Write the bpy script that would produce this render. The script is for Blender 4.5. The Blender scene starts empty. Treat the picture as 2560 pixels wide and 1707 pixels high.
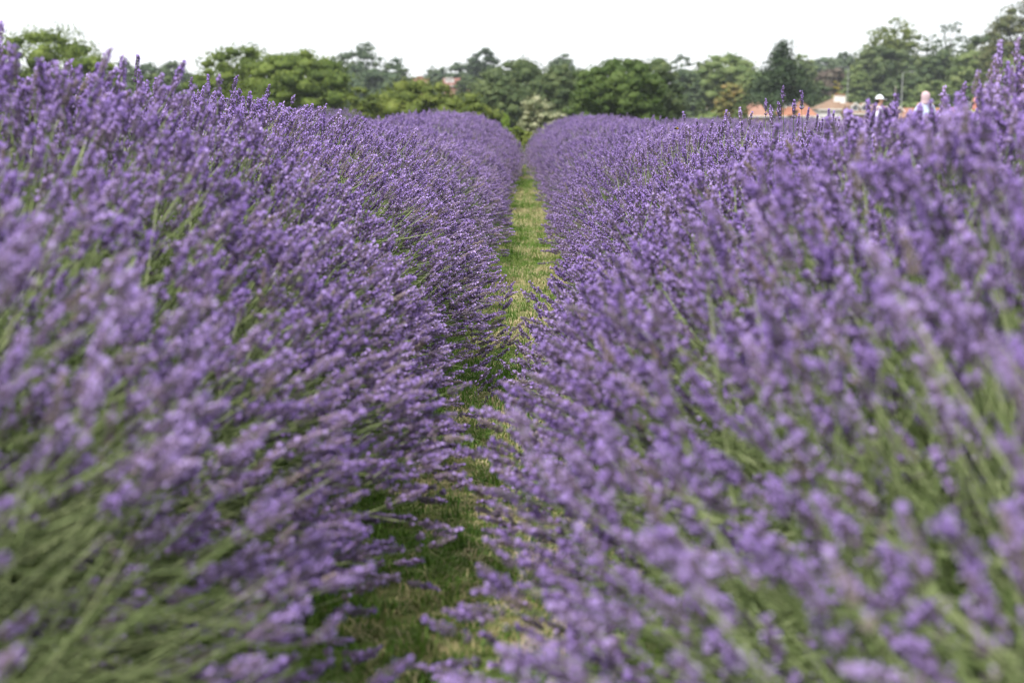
import bpy, bmesh, math, random
import numpy as np
from mathutils import Vector, Matrix, Euler

R = math.radians
S = bpy.context.scene
COL = S.collection
rng = np.random.default_rng(7)
random.seed(7)

# ------------------------------------------------------------------ camera
FPX = 2560 * 50 / 36.0
PITCH = math.atan((853.5 - 297) / FPX)
YAW = math.atan(30 / FPX)
CAM = np.array([0.0, 0.0, 1.0])
cd = bpy.data.cameras.new('camera')
cam = bpy.data.objects.new('camera', cd)
COL.objects.link(cam)
cam.location = CAM
cam.rotation_euler = (R(90) - PITCH, 0, YAW)
cd.lens = 50
cd.sensor_width = 36
cd.clip_start = 0.05
cd.clip_end = 3000
cd.dof.use_dof = True
cd.dof.focus_distance = 6.0
cd.dof.aperture_fstop = 3.4
S.camera = cam
CM = np.array(cam.rotation_euler.to_matrix())

# ------------------------------------------------------------------ world, sun, exposure
SUN_AZ, SUN_EL = R(-146), R(54)       # azimuth from +Y, clockwise towards +X
world = bpy.data.worlds.new('World')
S.world = world
world.use_nodes = True
wt = world.node_tree
wt.nodes.clear()
wo = wt.nodes.new('ShaderNodeOutputWorld')
wb = wt.nodes.new('ShaderNodeBackground')
sk = wt.nodes.new('ShaderNodeTexSky')
sk.sky_type = 'NISHITA'
sk.sun_disc = False
sk.sun_elevation = SUN_EL
sk.sun_rotation = SUN_AZ
mx = wt.nodes.new('ShaderNodeMix')
mx.data_type = 'RGBA'
mx.inputs[0].default_value = 0.86
mx.inputs[7].default_value = (10.6, 10.8, 11.1, 1)      # thin bright cloud over the whole sky
wt.links.new(sk.outputs[0], mx.inputs[6])
wt.links.new(mx.outputs[2], wb.inputs[0])
wb.inputs[1].default_value = 0.1
wt.links.new(wb.outputs[0], wo.inputs[0])
sd = bpy.data.lights.new('sun', 'SUN')
sun = bpy.data.objects.new('sun', sd)
COL.objects.link(sun)
sd.energy = 4.0
sd.angle = R(2.5)
sd.color = (1.0, 0.955, 0.88)
sdir = Vector((math.sin(SUN_AZ) * math.cos(SUN_EL), math.cos(SUN_AZ) * math.cos(SUN_EL), math.sin(SUN_EL)))
sun.rotation_euler = sdir.to_track_quat('Z', 'Y').to_euler()
sun.location = (-20, -20, 30)
S.view_settings.view_transform = 'Standard'
S.view_settings.look = 'None'
S.view_settings.exposure = 0.43
S.view_settings.gamma = 1.0
S.view_settings.use_curve_mapping = False
S.render.engine = 'CYCLES'
cy = S.cycles
cy.use_denoising = True
cy.filter_width = 1.15
cy.max_bounces = 6
cy.diffuse_bounces = 3
cy.glossy_bounces = 2
cy.transmission_bounces = 3
cy.transparent_max_bounces = 8
cy.volume_bounces = 0
cy.caustics_reflective = False
cy.caustics_refractive = False


# ------------------------------------------------------------------ helpers
def ray(px, py):
    d = np.array([(px - 1280) / FPX, (853.5 - py) / FPX, -1.0])
    return CM @ d


def at(px, py, Y):
    d = ray(px, py)
    return CAM + d * (Y / d[1])


def smooth(a, b, x):
    t = np.clip((x - a) / (b - a), 0, 1)
    return t * t * (3 - 2 * t)


def ground_z(x, y):
    x = np.asarray(x, float)
    y = np.asarray(y, float)
    z = -3.6 * smooth(34, 130, y) - 0.6 * smooth(0, 60, x) * smooth(34, 90, y)
    z = z + 17.0 * smooth(290, 560, y)
    z = z + 5.0 * smooth(30, 160, np.abs(x)) * smooth(180, 330, y)
    z = z + 0.25 * np.sin(x * 0.05 + 1.3) * np.sin(y * 0.04) * smooth(40, 80, y)
    return z


def pc(y):
    return -0.22 * np.exp(-np.asarray(y, float) / 3.5)


def mesh_np(name, verts, faces, mats, midx=None, smoothf=False):
    verts = np.asarray(verts, np.float32)
    faces = np.asarray(faces, np.int32)
    n, k = faces.shape
    me = bpy.data.meshes.new(name)
    me.vertices.add(len(verts))
    me.vertices.foreach_set('co', verts.ravel())
    me.loops.add(n * k)
    me.loops.foreach_set('vertex_index', faces.ravel())
    me.polygons.add(n)
    me.polygons.foreach_set('loop_start', np.arange(0, n * k, k, dtype=np.int32))
    if midx is not None:
        me.polygons.foreach_set('material_index', np.asarray(midx, np.int32))
    if smoothf:
        me.polygons.foreach_set('use_smooth', np.ones(n, bool))
    for m in (mats if isinstance(mats, (list, tuple)) else [mats]):
        me.materials.append(m)
    me.update(calc_edges=True)
    return me


def link(name, me, parent=None, loc=None):
    o = bpy.data.objects.new(name, me)
    COL.objects.link(o)
    if parent is not None:
        o.parent = parent
    if loc is not None:
        o.location = loc
    return o


def tag(o, label=None, cat=None, group=None, kind=None):
    if label: o['label'] = label
    if cat: o['category'] = cat
    if group: o['group'] = group
    if kind: o['kind'] = kind
    return o


def empty(name, loc, rz=0.0, **kw):
    o = bpy.data.objects.new(name, None)
    o.empty_display_size = 0.2
    COL.objects.link(o)
    o.location = loc
    o.rotation_euler = (0, 0, rz)
    tag(o, **kw)
    return o


class MB:
    """collects mixed polygons into one mesh"""
    def __init__(s):
        s.v, s.f, s.m = [], [], []

    def poly(s, pts, m=0):
        b = len(s.v)
        s.v += [tuple(p) for p in pts]
        s.f.append(tuple(range(b, b + len(pts))))
        s.m.append(m)

    def box(s, x0, x1, y0, y1, z0, z1, m=0):
        b = len(s.v)
        s.v += [(x, y, z) for z in (z0, z1) for y in (y0, y1) for x in (x0, x1)]
        for q in ((0, 2, 3, 1), (4, 5, 7, 6), (0, 1, 5, 4), (2, 6, 7, 3), (0, 4, 6, 2), (1, 3, 7, 5)):
            s.f.append(tuple(b + i for i in q))
            s.m.append(m)

    def tube(s, pts, rads, n=6, m=0, cap=True):
        pts = [Vector(p) for p in pts]
        b = len(s.v)
        for i, p in enumerate(pts):
            t = (pts[min(i + 1, len(pts) - 1)] - pts[max(i - 1, 0)]).normalized()
            a = t.cross(Vector((0.3, 1, 0.1)))
            if a.length < 1e-3: a = t.cross(Vector((1, 0, 0)))
            a.normalize()
            c = t.cross(a)
            for k in range(n):
                th = 2 * math.pi * k / n
                s.v.append(tuple(p + (a * math.cos(th) + c * math.sin(th)) * rads[i]))
        for i in range(len(pts) - 1):
            for k in range(n):
                k2 = (k + 1) % n
                s.f.append((b + i * n + k, b + i * n + k2, b + (i + 1) * n + k2, b + (i + 1) * n + k))
                s.m.append(m)
        if cap:
            s.f.append(tuple(b + k for k in range(n))); s.m.append(m)
            s.f.append(tuple(b + (len(pts) - 1) * n + k for k in range(n))); s.m.append(m)

    def ell(s, c, r, nu=10, nv=7, m=0, rot=None):
        b = len(s.v)
        for j in range(nv + 1):
            ph = math.pi * j / nv
            for i in range(nu):
                th = 2 * math.pi * i / nu
                p = Vector((r[0] * math.sin(ph) * math.cos(th), r[1] * math.sin(ph) * math.sin(th), r[2] * math.cos(ph)))
                if rot is not None: p = rot @ p
                s.v.append((c[0] + p.x, c[1] + p.y, c[2] + p.z))
        for j in range(nv):
            for i in range(nu):
                i2 = (i + 1) % nu
                s.f.append((b + j * nu + i, b + (j + 1) * nu + i, b + (j + 1) * nu + i2, b + j * nu + i2))
                s.m.append(m)

    def mesh(s, name, mats, sm=False):
        me = bpy.data.meshes.new(name)
        me.from_pydata(s.v, [], s.f)
        for m in (mats if isinstance(mats, (list, tuple)) else [mats]):
            me.materials.append(m)
        me.polygons.foreach_set('material_index', s.m)
        if sm:
            me.polygons.foreach_set('use_smooth', [True] * len(s.f))
        me.update()
        return me

    def build(s, name, mats, parent=None, loc=None, sm=False):
        return link(name, s.mesh(name, mats, sm), parent, loc)


# ------------------------------------------------------------------ materials
def leaf_mat(name, c1, c2, c3=None, trans=0.25, scale=1.0, rough=0.6, inst=False, tr_tint=1.15, spec=0.25):
    """two or three tints chosen by noise in place and by a per-leaf random value"""
    m = bpy.data.materials.new(name)
    m.use_nodes = True
    t = m.node_tree
    t.nodes.clear()
    out = t.nodes.new('ShaderNodeOutputMaterial')
    geo = t.nodes.new('ShaderNodeNewGeometry')
    no = t.nodes.new('ShaderNodeTexNoise')
    no.inputs['Scale'].default_value = scale
    no.inputs['Detail'].default_value = 3
    t.links.new(geo.outputs['Position'], no.inputs['Vector'])
    add = t.nodes.new('ShaderNodeMath'); add.operation = 'MULTIPLY_ADD'
    if inst:
        oi = t.nodes.new('ShaderNodeObjectInfo')
        rnd = oi.outputs['Random']
    else:
        rnd = geo.outputs['Random Per Island']
    t.links.new(rnd, add.inputs[0])
    add.inputs[1].default_value = 0.5
    t.links.new(no.outputs['Fac'], add.inputs[2])
    ramp = t.nodes.new('ShaderNodeValToRGB')
    e = ramp.color_ramp.elements
    e[0].position = 0.45; e[0].color = (*c1, 1)
    e[1].position = 1.0; e[1].color = (*(c3 or c2), 1)
    if c3:
        k = e.new(0.74); k.color = (*c2, 1)
    t.links.new(add.outputs[0], ramp.inputs[0])
    p = t.nodes.new('ShaderNodeBsdfPrincipled')
    p.inputs['Roughness'].default_value = rough
    p.inputs['Specular IOR Level'].default_value = spec
    t.links.new(ramp.outputs[0], p.inputs['Base Color'])
    tr = t.nodes.new('ShaderNodeBsdfTranslucent')
    tc = t.nodes.new('ShaderNodeMix'); tc.data_type = 'RGBA'; tc.blend_type = 'MULTIPLY'
    tc.inputs[0].default_value = 1.0
    tc.inputs[7].default_value = (tr_tint, tr_tint, 0.9, 1)
    t.links.new(ramp.outputs[0], tc.inputs[6])
    t.links.new(tc.outputs[2], tr.inputs['Color'])
    ms = t.nodes.new('ShaderNodeMixShader')
    ms.inputs[0].default_value = trans
    t.links.new(p.outputs[0], ms.inputs[1])
    t.links.new(tr.outputs[0], ms.inputs[2])
    t.links.new(ms.outputs[0], out.inputs['Surface'])
    return m


def mat(name, c, c2=None, scale=4.0, rough=0.7, detail=4, bump=0.0, stretch=None, metal=0.0, spec=0.4):
    m = bpy.data.materials.new(name)
    m.use_nodes = True
    t = m.node_tree
    p = t.nodes['Principled BSDF']
    p.inputs['Roughness'].default_value = rough
    p.inputs['Metallic'].default_value = metal
    p.inputs['Specular IOR Level'].default_value = spec
    c2 = c2 or tuple(x * 0.8 for x in c)
    tc = t.nodes.new('ShaderNodeTexCoord')
    mp = t.nodes.new('ShaderNodeMapping')
    if stretch: mp.inputs['Scale'].default_value = stretch
    no = t.nodes.new('ShaderNodeTexNoise')
    no.inputs['Scale'].default_value = scale
    no.inputs['Detail'].default_value = detail
    ramp = t.nodes.new('ShaderNodeValToRGB')
    ramp.color_ramp.elements[0].position = 0.35
    ramp.color_ramp.elements[0].color = (*c, 1)
    ramp.color_ramp.elements[1].position = 0.65
    ramp.color_ramp.elements[1].color = (*c2, 1)
    t.links.new(tc.outputs['Object'], mp.inputs[0])
    t.links.new(mp.outputs[0], no.inputs['Vector'])
    t.links.new(no.outputs['Fac'], ramp.inputs[0])
    t.links.new(ramp.outputs[0], p.inputs['Base Color'])
    if bump:
        b = t.nodes.new('ShaderNodeBump')
        b.inputs['Strength'].default_value = bump
        t.links.new(no.outputs['Fac'], b.inputs['Height'])
        t.links.new(b.outputs[0], p.inputs['Normal'])
    return m


M = {}
# lavender
M['petal'] = leaf_mat('lavender_petal', (0.345, 0.225, 0.61), (0.455, 0.315, 0.73), (0.59, 0.45, 0.84), trans=0.35, scale=1.2, inst=True, tr_tint=1.0)
M['calyx'] = leaf_mat('lavender_calyx', (0.125, 0.088, 0.165), (0.175, 0.125, 0.22), (0.25, 0.185, 0.265), trans=0.1, scale=1.7, inst=True, tr_tint=1.0)
M['faded'] = leaf_mat('lavender_calyx_faded', (0.15, 0.12, 0.18), (0.21, 0.17, 0.21), (0.28, 0.22, 0.21), trans=0.1, scale=2.0, inst=True, tr_tint=1.0)
M['stem'] = leaf_mat('lavender_stem', (0.12, 0.17, 0.06), (0.20, 0.26, 0.105), (0.34, 0.39, 0.20), trans=0.1, scale=1.5, inst=True)
M['lavleaf'] = leaf_mat('lavender_leaf', (0.075, 0.12, 0.035), (0.12, 0.18, 0.055), (0.19, 0.25, 0.09), trans=0.25, scale=1.5, inst=True)
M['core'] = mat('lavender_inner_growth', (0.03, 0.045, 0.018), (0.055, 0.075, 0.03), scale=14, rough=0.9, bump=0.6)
# grass
M['grass'] = leaf_mat('grass_blade', (0.07, 0.16, 0.022), (0.12, 0.22, 0.035), (0.20, 0.29, 0.07), trans=0.3, scale=1.6, inst=True)
M['straw'] = leaf_mat('dry_grass_blade', (0.30, 0.28, 0.13), (0.42, 0.37, 0.20), (0.56, 0.48, 0.30), trans=0.2, scale=2.0, inst=True)


def ground_mat(name, g1, g2, dry, s1, s2):
    m = bpy.data.materials.new(name)
    m.use_nodes = True
    t = m.node_tree
    p = t.nodes['Principled BSDF']
    p.inputs['Roughness'].default_value = 0.95
    p.inputs['Specular IOR Level'].default_value = 0.1
    geo = t.nodes.new('ShaderNodeNewGeometry')
    n1 = t.nodes.new('ShaderNodeTexNoise'); n1.inputs['Scale'].default_value = s1; n1.inputs['Detail'].default_value = 5
    n2 = t.nodes.new('ShaderNodeTexNoise'); n2.inputs['Scale'].default_value = s2; n2.inputs['Detail'].default_value = 6
    t.links.new(geo.outputs['Position'], n1.inputs['Vector'])
    t.links.new(geo.outputs['Position'], n2.inputs['Vector'])
    r1 = t.nodes.new('ShaderNodeValToRGB')
    r1.color_ramp.elements[0].position = 0.35; r1.color_ramp.elements[0].color = (*g1, 1)
    r1.color_ramp.elements[1].position = 0.65; r1.color_ramp.elements[1].color = (*g2, 1)
    t.links.new(n2.outputs['Fac'], r1.inputs[0])
    r2 = t.nodes.new('ShaderNodeValToRGB')
    r2.color_ramp.elements[0].position = 0.45
    r2.color_ramp.elements[1].position = 0.62
    t.links.new(n1.outputs['Fac'], r2.inputs[0])
    mxn = t.nodes.new('ShaderNodeMix'); mxn.data_type = 'RGBA'
    t.links.new(r2.outputs[0], mxn.inputs[0])
    t.links.new(r1.outputs[0], mxn.inputs[6])
    mxn.inputs[7].default_value = (*dry, 1)
    t.links.new(mxn.outputs[2], p.inputs['Base Color'])
    b = t.nodes.new('ShaderNodeBump'); b.inputs['Strength'].default_value = 0.5
    t.links.new(n2.outputs['Fac'], b.inputs['Height'])
    t.links.new(b.outputs[0], p.inputs['Normal'])
    return m


M['soil'] = ground_mat('field_ground', (0.035, 0.05, 0.018), (0.07, 0.09, 0.03), (0.10, 0.085, 0.05), 1.2, 30)
M['path'] = ground_mat('mown_grass_path', (0.06, 0.10, 0.022), (0.12, 0.16, 0.045), (0.30, 0.26, 0.13), 1.8, 45)
# trees
M['oak'] = leaf_mat('oak_leaf', (0.062, 0.10, 0.014), (0.115, 0.17, 0.025), (0.185, 0.24, 0.045), trans=0.3, scale=0.5)
M['hedge'] = leaf_mat('field_maple_leaf', (0.072, 0.105, 0.015), (0.125, 0.168, 0.026), (0.20, 0.235, 0.046), trans=0.3, scale=0.6)
M['dark'] = leaf_mat('dark_leaf', (0.042, 0.07, 0.026), (0.072, 0.11, 0.037), (0.12, 0.155, 0.055), trans=0.2, scale=0.5)
M['vivid'] = leaf_mat('vivid_leaf', (0.045, 0.085, 0.014), (0.075, 0.125, 0.024), (0.12, 0.175, 0.042), trans=0.3, scale=0.5)
M['blue'] = leaf_mat('far_leaf_hazed', (0.05, 0.085, 0.042), (0.075, 0.115, 0.055), (0.11, 0.15, 0.07), trans=0.2, scale=0.3)  # bluish distance haze put into the leaf colour itself
M['light'] = leaf_mat('light_leaf', (0.11, 0.165, 0.05), (0.16, 0.22, 0.07), (0.23, 0.28, 0.10), trans=0.3, scale=0.4)
M['pale'] = leaf_mat('pale_leaf', (0.12, 0.15, 0.07), (0.24, 0.26, 0.14), (0.42, 0.42, 0.27), trans=0.25, scale=1.0)
M['lime'] = leaf_mat('lime_leaf', (0.16, 0.26, 0.03), (0.24, 0.36, 0.05), (0.33, 0.44, 0.07), trans=0.35, scale=1.0)
M['rust'] = leaf_mat('rusty_leaf', (0.16, 0.17, 0.045), (0.25, 0.22, 0.07), (0.36, 0.25, 0.10), trans=0.3, scale=0.35)
M['brown'] = leaf_mat('brown_leaf', (0.06, 0.085, 0.028), (0.10, 0.12, 0.04), (0.16, 0.155, 0.06), trans=0.2, scale=0.4)
M['purple'] = leaf_mat('purple_leaf', (0.08, 0.06, 0.05), (0.13, 0.10, 0.08), (0.17, 0.15, 0.11), trans=0.2, scale=0.4)
M['yellow'] = leaf_mat('yellow_leaf', (0.30, 0.28, 0.03), (0.42, 0.36, 0.04), (0.5, 0.42, 0.06), trans=0.3, scale=0.4)
M['conifer'] = leaf_mat('conifer_needle', (0.022, 0.045, 0.018), (0.04, 0.07, 0.027), (0.065, 0.10, 0.04), trans=0.1, scale=0.8)
M['bark'] = mat('bark', (0.09, 0.075, 0.055), (0.05, 0.042, 0.032), scale=3, rough=0.95, bump=0.5, stretch=(1, 1, 0.2))

# ------------------------------------------------------------------ ground
def make_ground():
    xs = np.concatenate([np.linspace(-420, -60, 22), np.linspace(-52, 52, 60), np.linspace(60, 420, 22)])
    ys = np.concatenate([np.linspace(-35, 36, 30), np.linspace(39, 140, 40), np.linspace(146, 720, 60)])
    X, Y = np.meshgrid(xs, ys)
    Z = ground_z(X, Y)
    v = np.stack([X, Y, Z], -1).reshape(-1, 3)
    nx, ny = len(xs), len(ys)
    i = np.arange(ny - 1)[:, None] * nx + np.arange(nx - 1)[None, :]
    f = np.stack([i, i + 1, i + nx + 1, i + nx], -1).reshape(-1, 4)
    o = link('ground', mesh_np('ground', v, f, M['soil'], smoothf=True))
    tag(o, kind='structure')
    # the mown path, gently uneven
    ys = np.concatenate([np.linspace(-4, 10, 141), np.linspace(10.2, 34, 120)])
    xs = np.linspace(-0.95, 0.95, 23)
    X, Y = np.meshgrid(xs, ys)
    Z = 0.008 + 0.006 * np.sin(Y * 3.1 + X * 2) * np.sin(Y * 1.3) + 0.008 * np.sin(X * 7 + Y * 0.6) ** 2
    edge = np.clip((0.95 - np.abs(X)) / 0.1, 0, 1)
    Z = 0.004 + (Z - 0.004) * edge
    X = X + pc(Y)
    v = np.stack([X, Y, Z], -1).reshape(-1, 3)
    nx, ny = len(xs), len(ys)
    i = np.arange(ny - 1)[:, None] * nx + np.arange(nx - 1)[None, :]
    f = np.stack([i, i + 1, i + nx + 1, i + nx], -1).reshape(-1, 4)
    o = link('grass_path', mesh_np('grass_path', v, f, M['path'], smoothf=True))
    tag(o, kind='structure')


make_ground()


# ------------------------------------------------------------------ instancing
def source_collection(name, meshes):
    c = bpy.data.collections.new(name)
    for i, me in enumerate(meshes):
        o = bpy.data.objects.new('%s_%02d' % (name, i), me)
        c.objects.link(o)
    return c


def scatter(name, coll, pos, rot, sc, vi, parent=None):
    """one object whose points carry copies of the collection's members"""
    me = bpy.data.meshes.new(name)
    n = len(pos)
    me.vertices.add(n)
    me.vertices.foreach_set('co', np.asarray(pos, np.float32).ravel())
    a = me.attributes.new('rot', 'FLOAT_VECTOR', 'POINT'); a.data.foreach_set('vector', np.asarray(rot, np.float32).ravel())
    a = me.attributes.new('sc', 'FLOAT', 'POINT'); a.data.foreach_set('value', np.asarray(sc, np.float32))
    a = me.attributes.new('vi', 'INT', 'POINT'); a.data.foreach_set('value', np.asarray(vi, np.int32))
    o = link(name, me, parent)
    ng = bpy.data.node_groups.new(name, 'GeometryNodeTree')
    ng.interface.new_socket('Geometry', in_out='INPUT', socket_type='NodeSocketGeometry')
    ng.interface.new_socket('Geometry', in_out='OUTPUT', socket_type='NodeSocketGeometry')
    N = ng.nodes
    gi = N.new('NodeGroupInput'); go = N.new('NodeGroupOutput')
    ci = N.new('GeometryNodeCollectionInfo')
    ci.inputs['Collection'].default_value = coll
    ci.inputs['Separate Children'].default_value = True
    ci.inputs['Reset Children'].default_value = True
    iop = N.new('GeometryNodeInstanceOnPoints')
    iop.inputs['Pick Instance'].default_value = True

    def attr(nm, ty):
        k = N.new('GeometryNodeInputNamedAttribute')
        k.data_type = ty
        k.inputs['Name'].default_value = nm
        return k.outputs[0]
    L = ng.links
    L.new(gi.outputs[0], iop.inputs['Points'])
    L.new(ci.outputs[0], iop.inputs['Instance'])
    L.new(attr('vi', 'INT'), iop.inputs['Instance Index'])
    L.new(attr('rot', 'FLOAT_VECTOR'), iop.inputs['Rotation'])
    L.new(attr('sc', 'FLOAT'), iop.inputs['Scale'])
    L.new(iop.outputs[0], go.inputs[0])
    md = o.modifiers.new('scatter', 'NODES')
    md.node_group = ng
    return o


def mats_to_euler(Rm):
    """XYZ euler from (n,3,3)"""
    sy = np.sqrt(Rm[:, 0, 0] ** 2 + Rm[:, 1, 0] ** 2)
    x = np.arctan2(Rm[:, 2, 1], Rm[:, 2, 2])
    y = np.arctan2(-Rm[:, 2, 0], sy)
    z = np.arctan2(Rm[:, 1, 0], Rm[:, 0, 0])
    return np.stack([x, y, z], -1)


# ------------------------------------------------------------------ lavender stems
STEM_L = 0.56
BENDS = [4, 14, 26, 40]


def stem_curve(bend, l):
    """point and tangent along a stem that starts up the z axis and bends to +x"""
    b = R(bend)
    n = 24
    p = np.zeros(3)
    ds = STEM_L / n
    out_p, out_t = [p.copy()], [np.array([0, 0, 1.0])]
    for i in range(n):
        a = b * ((i + 0.5) / n) ** 1.5
        t = np.array([math.sin(a), 0, math.cos(a)])
        p = p + t * ds
        out_p.append(p.copy()); out_t.append(t)
    u = l / STEM_L * n
    i = min(int(u), n - 1)
    f = u - i
    return out_p[i] * (1 - f) + out_p[i + 1] * f, out_t[min(i + 1, n)]


def make_stem_meshes(bend, seed):
    r = random.Random(seed)
    st = MB()
    ls = [0, 0.12, 0.24, 0.34, 0.43, 0.50, 0.553]
    pts = [stem_curve(bend, l)[0] for l in ls]
    st.tube(pts, [0.0016, 0.0015, 0.0014, 0.0013, 0.0013, 0.0012, 0.0008], n=3, cap=False)
    if r.random() < 0.7:      # a pair of narrow leaves low on the stem
        for sgn in (-1, 1):
            p, t = stem_curve(bend, 0.06 + r.random() * 0.12)
            p = Vector(p)
            w = Vector((r.uniform(-1, 1), r.uniform(-1, 1), 0)).normalized() * sgn
            tip = p + w * 0.02 + Vector((0, 0, 0.04))
            side = w.cross(Vector((0, 0, 1))) * 0.0022
            mid = (p + tip) / 2 + w * 0.004
            st.poly([p, mid + side, tip, mid - side])
    sp = MB()
    length = r.uniform(0.034, 0.062)
    nw = int(length / 0.0076)
    starts = [(STEM_L - length + i * length / nw, i / (nw - 1)) for i in range(nw)]
    if r.random() < 0.65:
        starts.insert(0, (STEM_L - length - r.uniform(0.014, 0.034), 0.3))
    faded = r.random() < 0.2
    for l, q in starts:
        p, t = stem_curve(bend, l)
        p, t = Vector(p), Vector(t)
        a = t.cross(Vector((0, 1, 0))).normalized()
        c = t.cross(a)
        R0 = 0.0059 * (1 - 0.5 * q ** 2.2) * (0.72 + 0.28 * min(1, q * 5)) * r.uniform(0.72, 1.25)
        ncal = 6
        off = r.random() * 6
        for k in range(ncal):
            if r.random() < 0.14: continue
            th = 2 * math.pi * (k + off) / ncal + r.uniform(-.3, .3)
            o = a * math.cos(th) + c * math.sin(th)
            d = (o * 0.75 + t * 0.95).normalized()
            b0 = p + o * 0.001
            m0 = p + o * R0 * 0.75 + t * 0.0035
            e0 = p + o * R0 * r.uniform(0.95, 1.4) + t * r.uniform(0.007, 0.010)
            s1 = d.cross(o)
            if s1.length < 1e-4: s1 = t.cross(o)
            s1 = s1.normalized() * 0.0021
            s2 = d.cross(s1).normalized() * 0.0019
            # calyx: a small four sided barrel
            base = len(sp.v)
            sp.v.append(tuple(b0))
            for s_ in (s1, s2, -s1, -s2): sp.v.append(tuple(m0 + s_))
            for s_ in (s1, s2, -s1, -s2): sp.v.append(tuple(e0 + s_ * 0.75))
            for j in range(4):
                j2 = (j + 1) % 4
                sp.f.append((base, base + 1 + j2, base + 1 + j)); sp.m.append(0)
                sp.f.append((base + 1 + j, base + 1 + j2, base + 5 + j2, base + 5 + j)); sp.m.append(0)
            sp.f.append((base + 5, base + 6, base + 7, base + 8)); sp.m.append(0)
            # corolla on some of them: two petal lobes
            pr = 0.50 if not faded else 0.22
            if r.random() < pr:
                tip = e0 + d * 0.0035
                w = s1.normalized()
                u = s2.normalized()
                sz = r.uniform(0.0024, 0.0044)
                sp.poly([e0, tip + w * sz + u * sz * 0.4, tip + d * 0.003 + u * sz * 1.3, tip - w * sz + u * sz * 0.4], 1)
                sp.poly([e0, tip - w * sz * 0.9 - u * sz * .3, tip + d * 0.001 - u * sz * 1.2, tip + w * sz * 0.9 - u * sz * .3], 1)
    # tuft at the very tip
    p, t = stem_curve(bend, STEM_L - 0.002)
    p, t = Vector(p), Vector(t)
    sp.tube([p - t * 0.006, p, p + t * 0.006], [0.0028, 0.0032, 0.0008], n=5, m=1 if r.random() < 0.6 else 0)
    me_stem = st.mesh('flower_stem', M['stem'])
    me_spike = sp.mesh('flower_spike', [M['faded'] if faded else M['calyx'], M['petal']])
    # joined version for the mass
    j = MB()
    j.v = st.v + sp.v
    n0 = len(st.v)
    j.f = list(st.f) + [tuple(i + n0 for i in f) for f in sp.f]
    j.m = [2] * len(st.f) + list(sp.m)
    me_join = j.mesh('lavender_flower_stem', [M['faded'] if faded else M['calyx'], M['petal'], M['stem']])
    return me_stem, me_spike, me_join, np.array(stem_curve(bend, STEM_L)[0])


VAR = []
for bi, bd in enumerate(BENDS):
    for k in range(4):
        VAR.append(make_stem_meshes(bd, 100 * bi + k))
NB, NK = len(BENDS), 4
TIPS = np.array([v[3] for v in VAR])
STEMS = source_collection('stem_source', [v[2] for v in VAR] + [VAR[b * NK][0] for b in range(NB)])


def make_shoot(seed):
    r = random.Random(seed)
    b = MB()
    h = r.uniform(0.09, 0.14)
    b.tube([(0, 0, 0), (0.004, 0, h * 0.5), (0.0, 0.004, h)], [0.002, 0.0015, 0.0008], n=3, m=0, cap=False)
    for k in range(20):
        z = h * (0.1 + 0.9 * k / 20)
        th = k * 2.4 + r.uniform(-.3, .3)
        o = Vector((math.cos(th), math.sin(th), 0))
        L = r.uniform(0.03, 0.05)
        p = Vector((0, 0, z))
        tip = p + o * L * 0.6 + Vector((0, 0, L * 0.8))
        mid = (p + tip) / 2 + o * 0.005
        s = o.cross(Vector((0, 0, 1))) * 0.0026
        b.poly([p, mid + s, tip, mid - s])
    return b.mesh('leafy_shoot', M['lavleaf'])


SHOOTS = source_collection('shoot_source', [make_shoot(k) for k in range(6)])


def vnoise(y, seed, scale):
    r = np.random.default_rng(seed)
    tab = r.uniform(-1, 1, 400)
    u = (np.asarray(y) + 20) / scale
    i = np.floor(u).astype(int)
    f = u - i
    f = f * f * (3 - 2 * f)
    return tab[i % 400] * (1 - f) + tab[(i + 1) % 400] * f


def unit(v):
    return v / np.maximum(np.linalg.norm(v, axis=-1, keepdims=True), 1e-9)


def stem_transforms(tip, d1, bidx, sc, r):
    """place a stem variant by where its tip is and which way the tip points"""
    n = len(tip)
    up = np.tile([0, 0, 1.0], (n, 1)) + r.normal(0, 0.35, (n, 3))
    bend = np.radians(np.array(BENDS)[bidx])
    side = unit(up - d1 * np.sum(up * d1, 1, keepdims=True))      # towards which it bends at the tip
    d0 = d1 * np.cos(bend)[:, None] - side * np.sin(bend)[:, None]
    xax = side * np.cos(bend)[:, None] + d1 * np.sin(bend)[:, None]
    yax = np.cross(d0, xax)
    Rm = np.stack([xax, yax, d0], -1)
    vi = bidx * NK + r.integers(0, NK, n)
    base = tip - np.einsum('nij,nj->ni', Rm, TIPS[vi]) * sc[:, None]
    return base, mats_to_euler(Rm), vi


HW = 1.16       # half width of a row's flower shell


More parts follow.
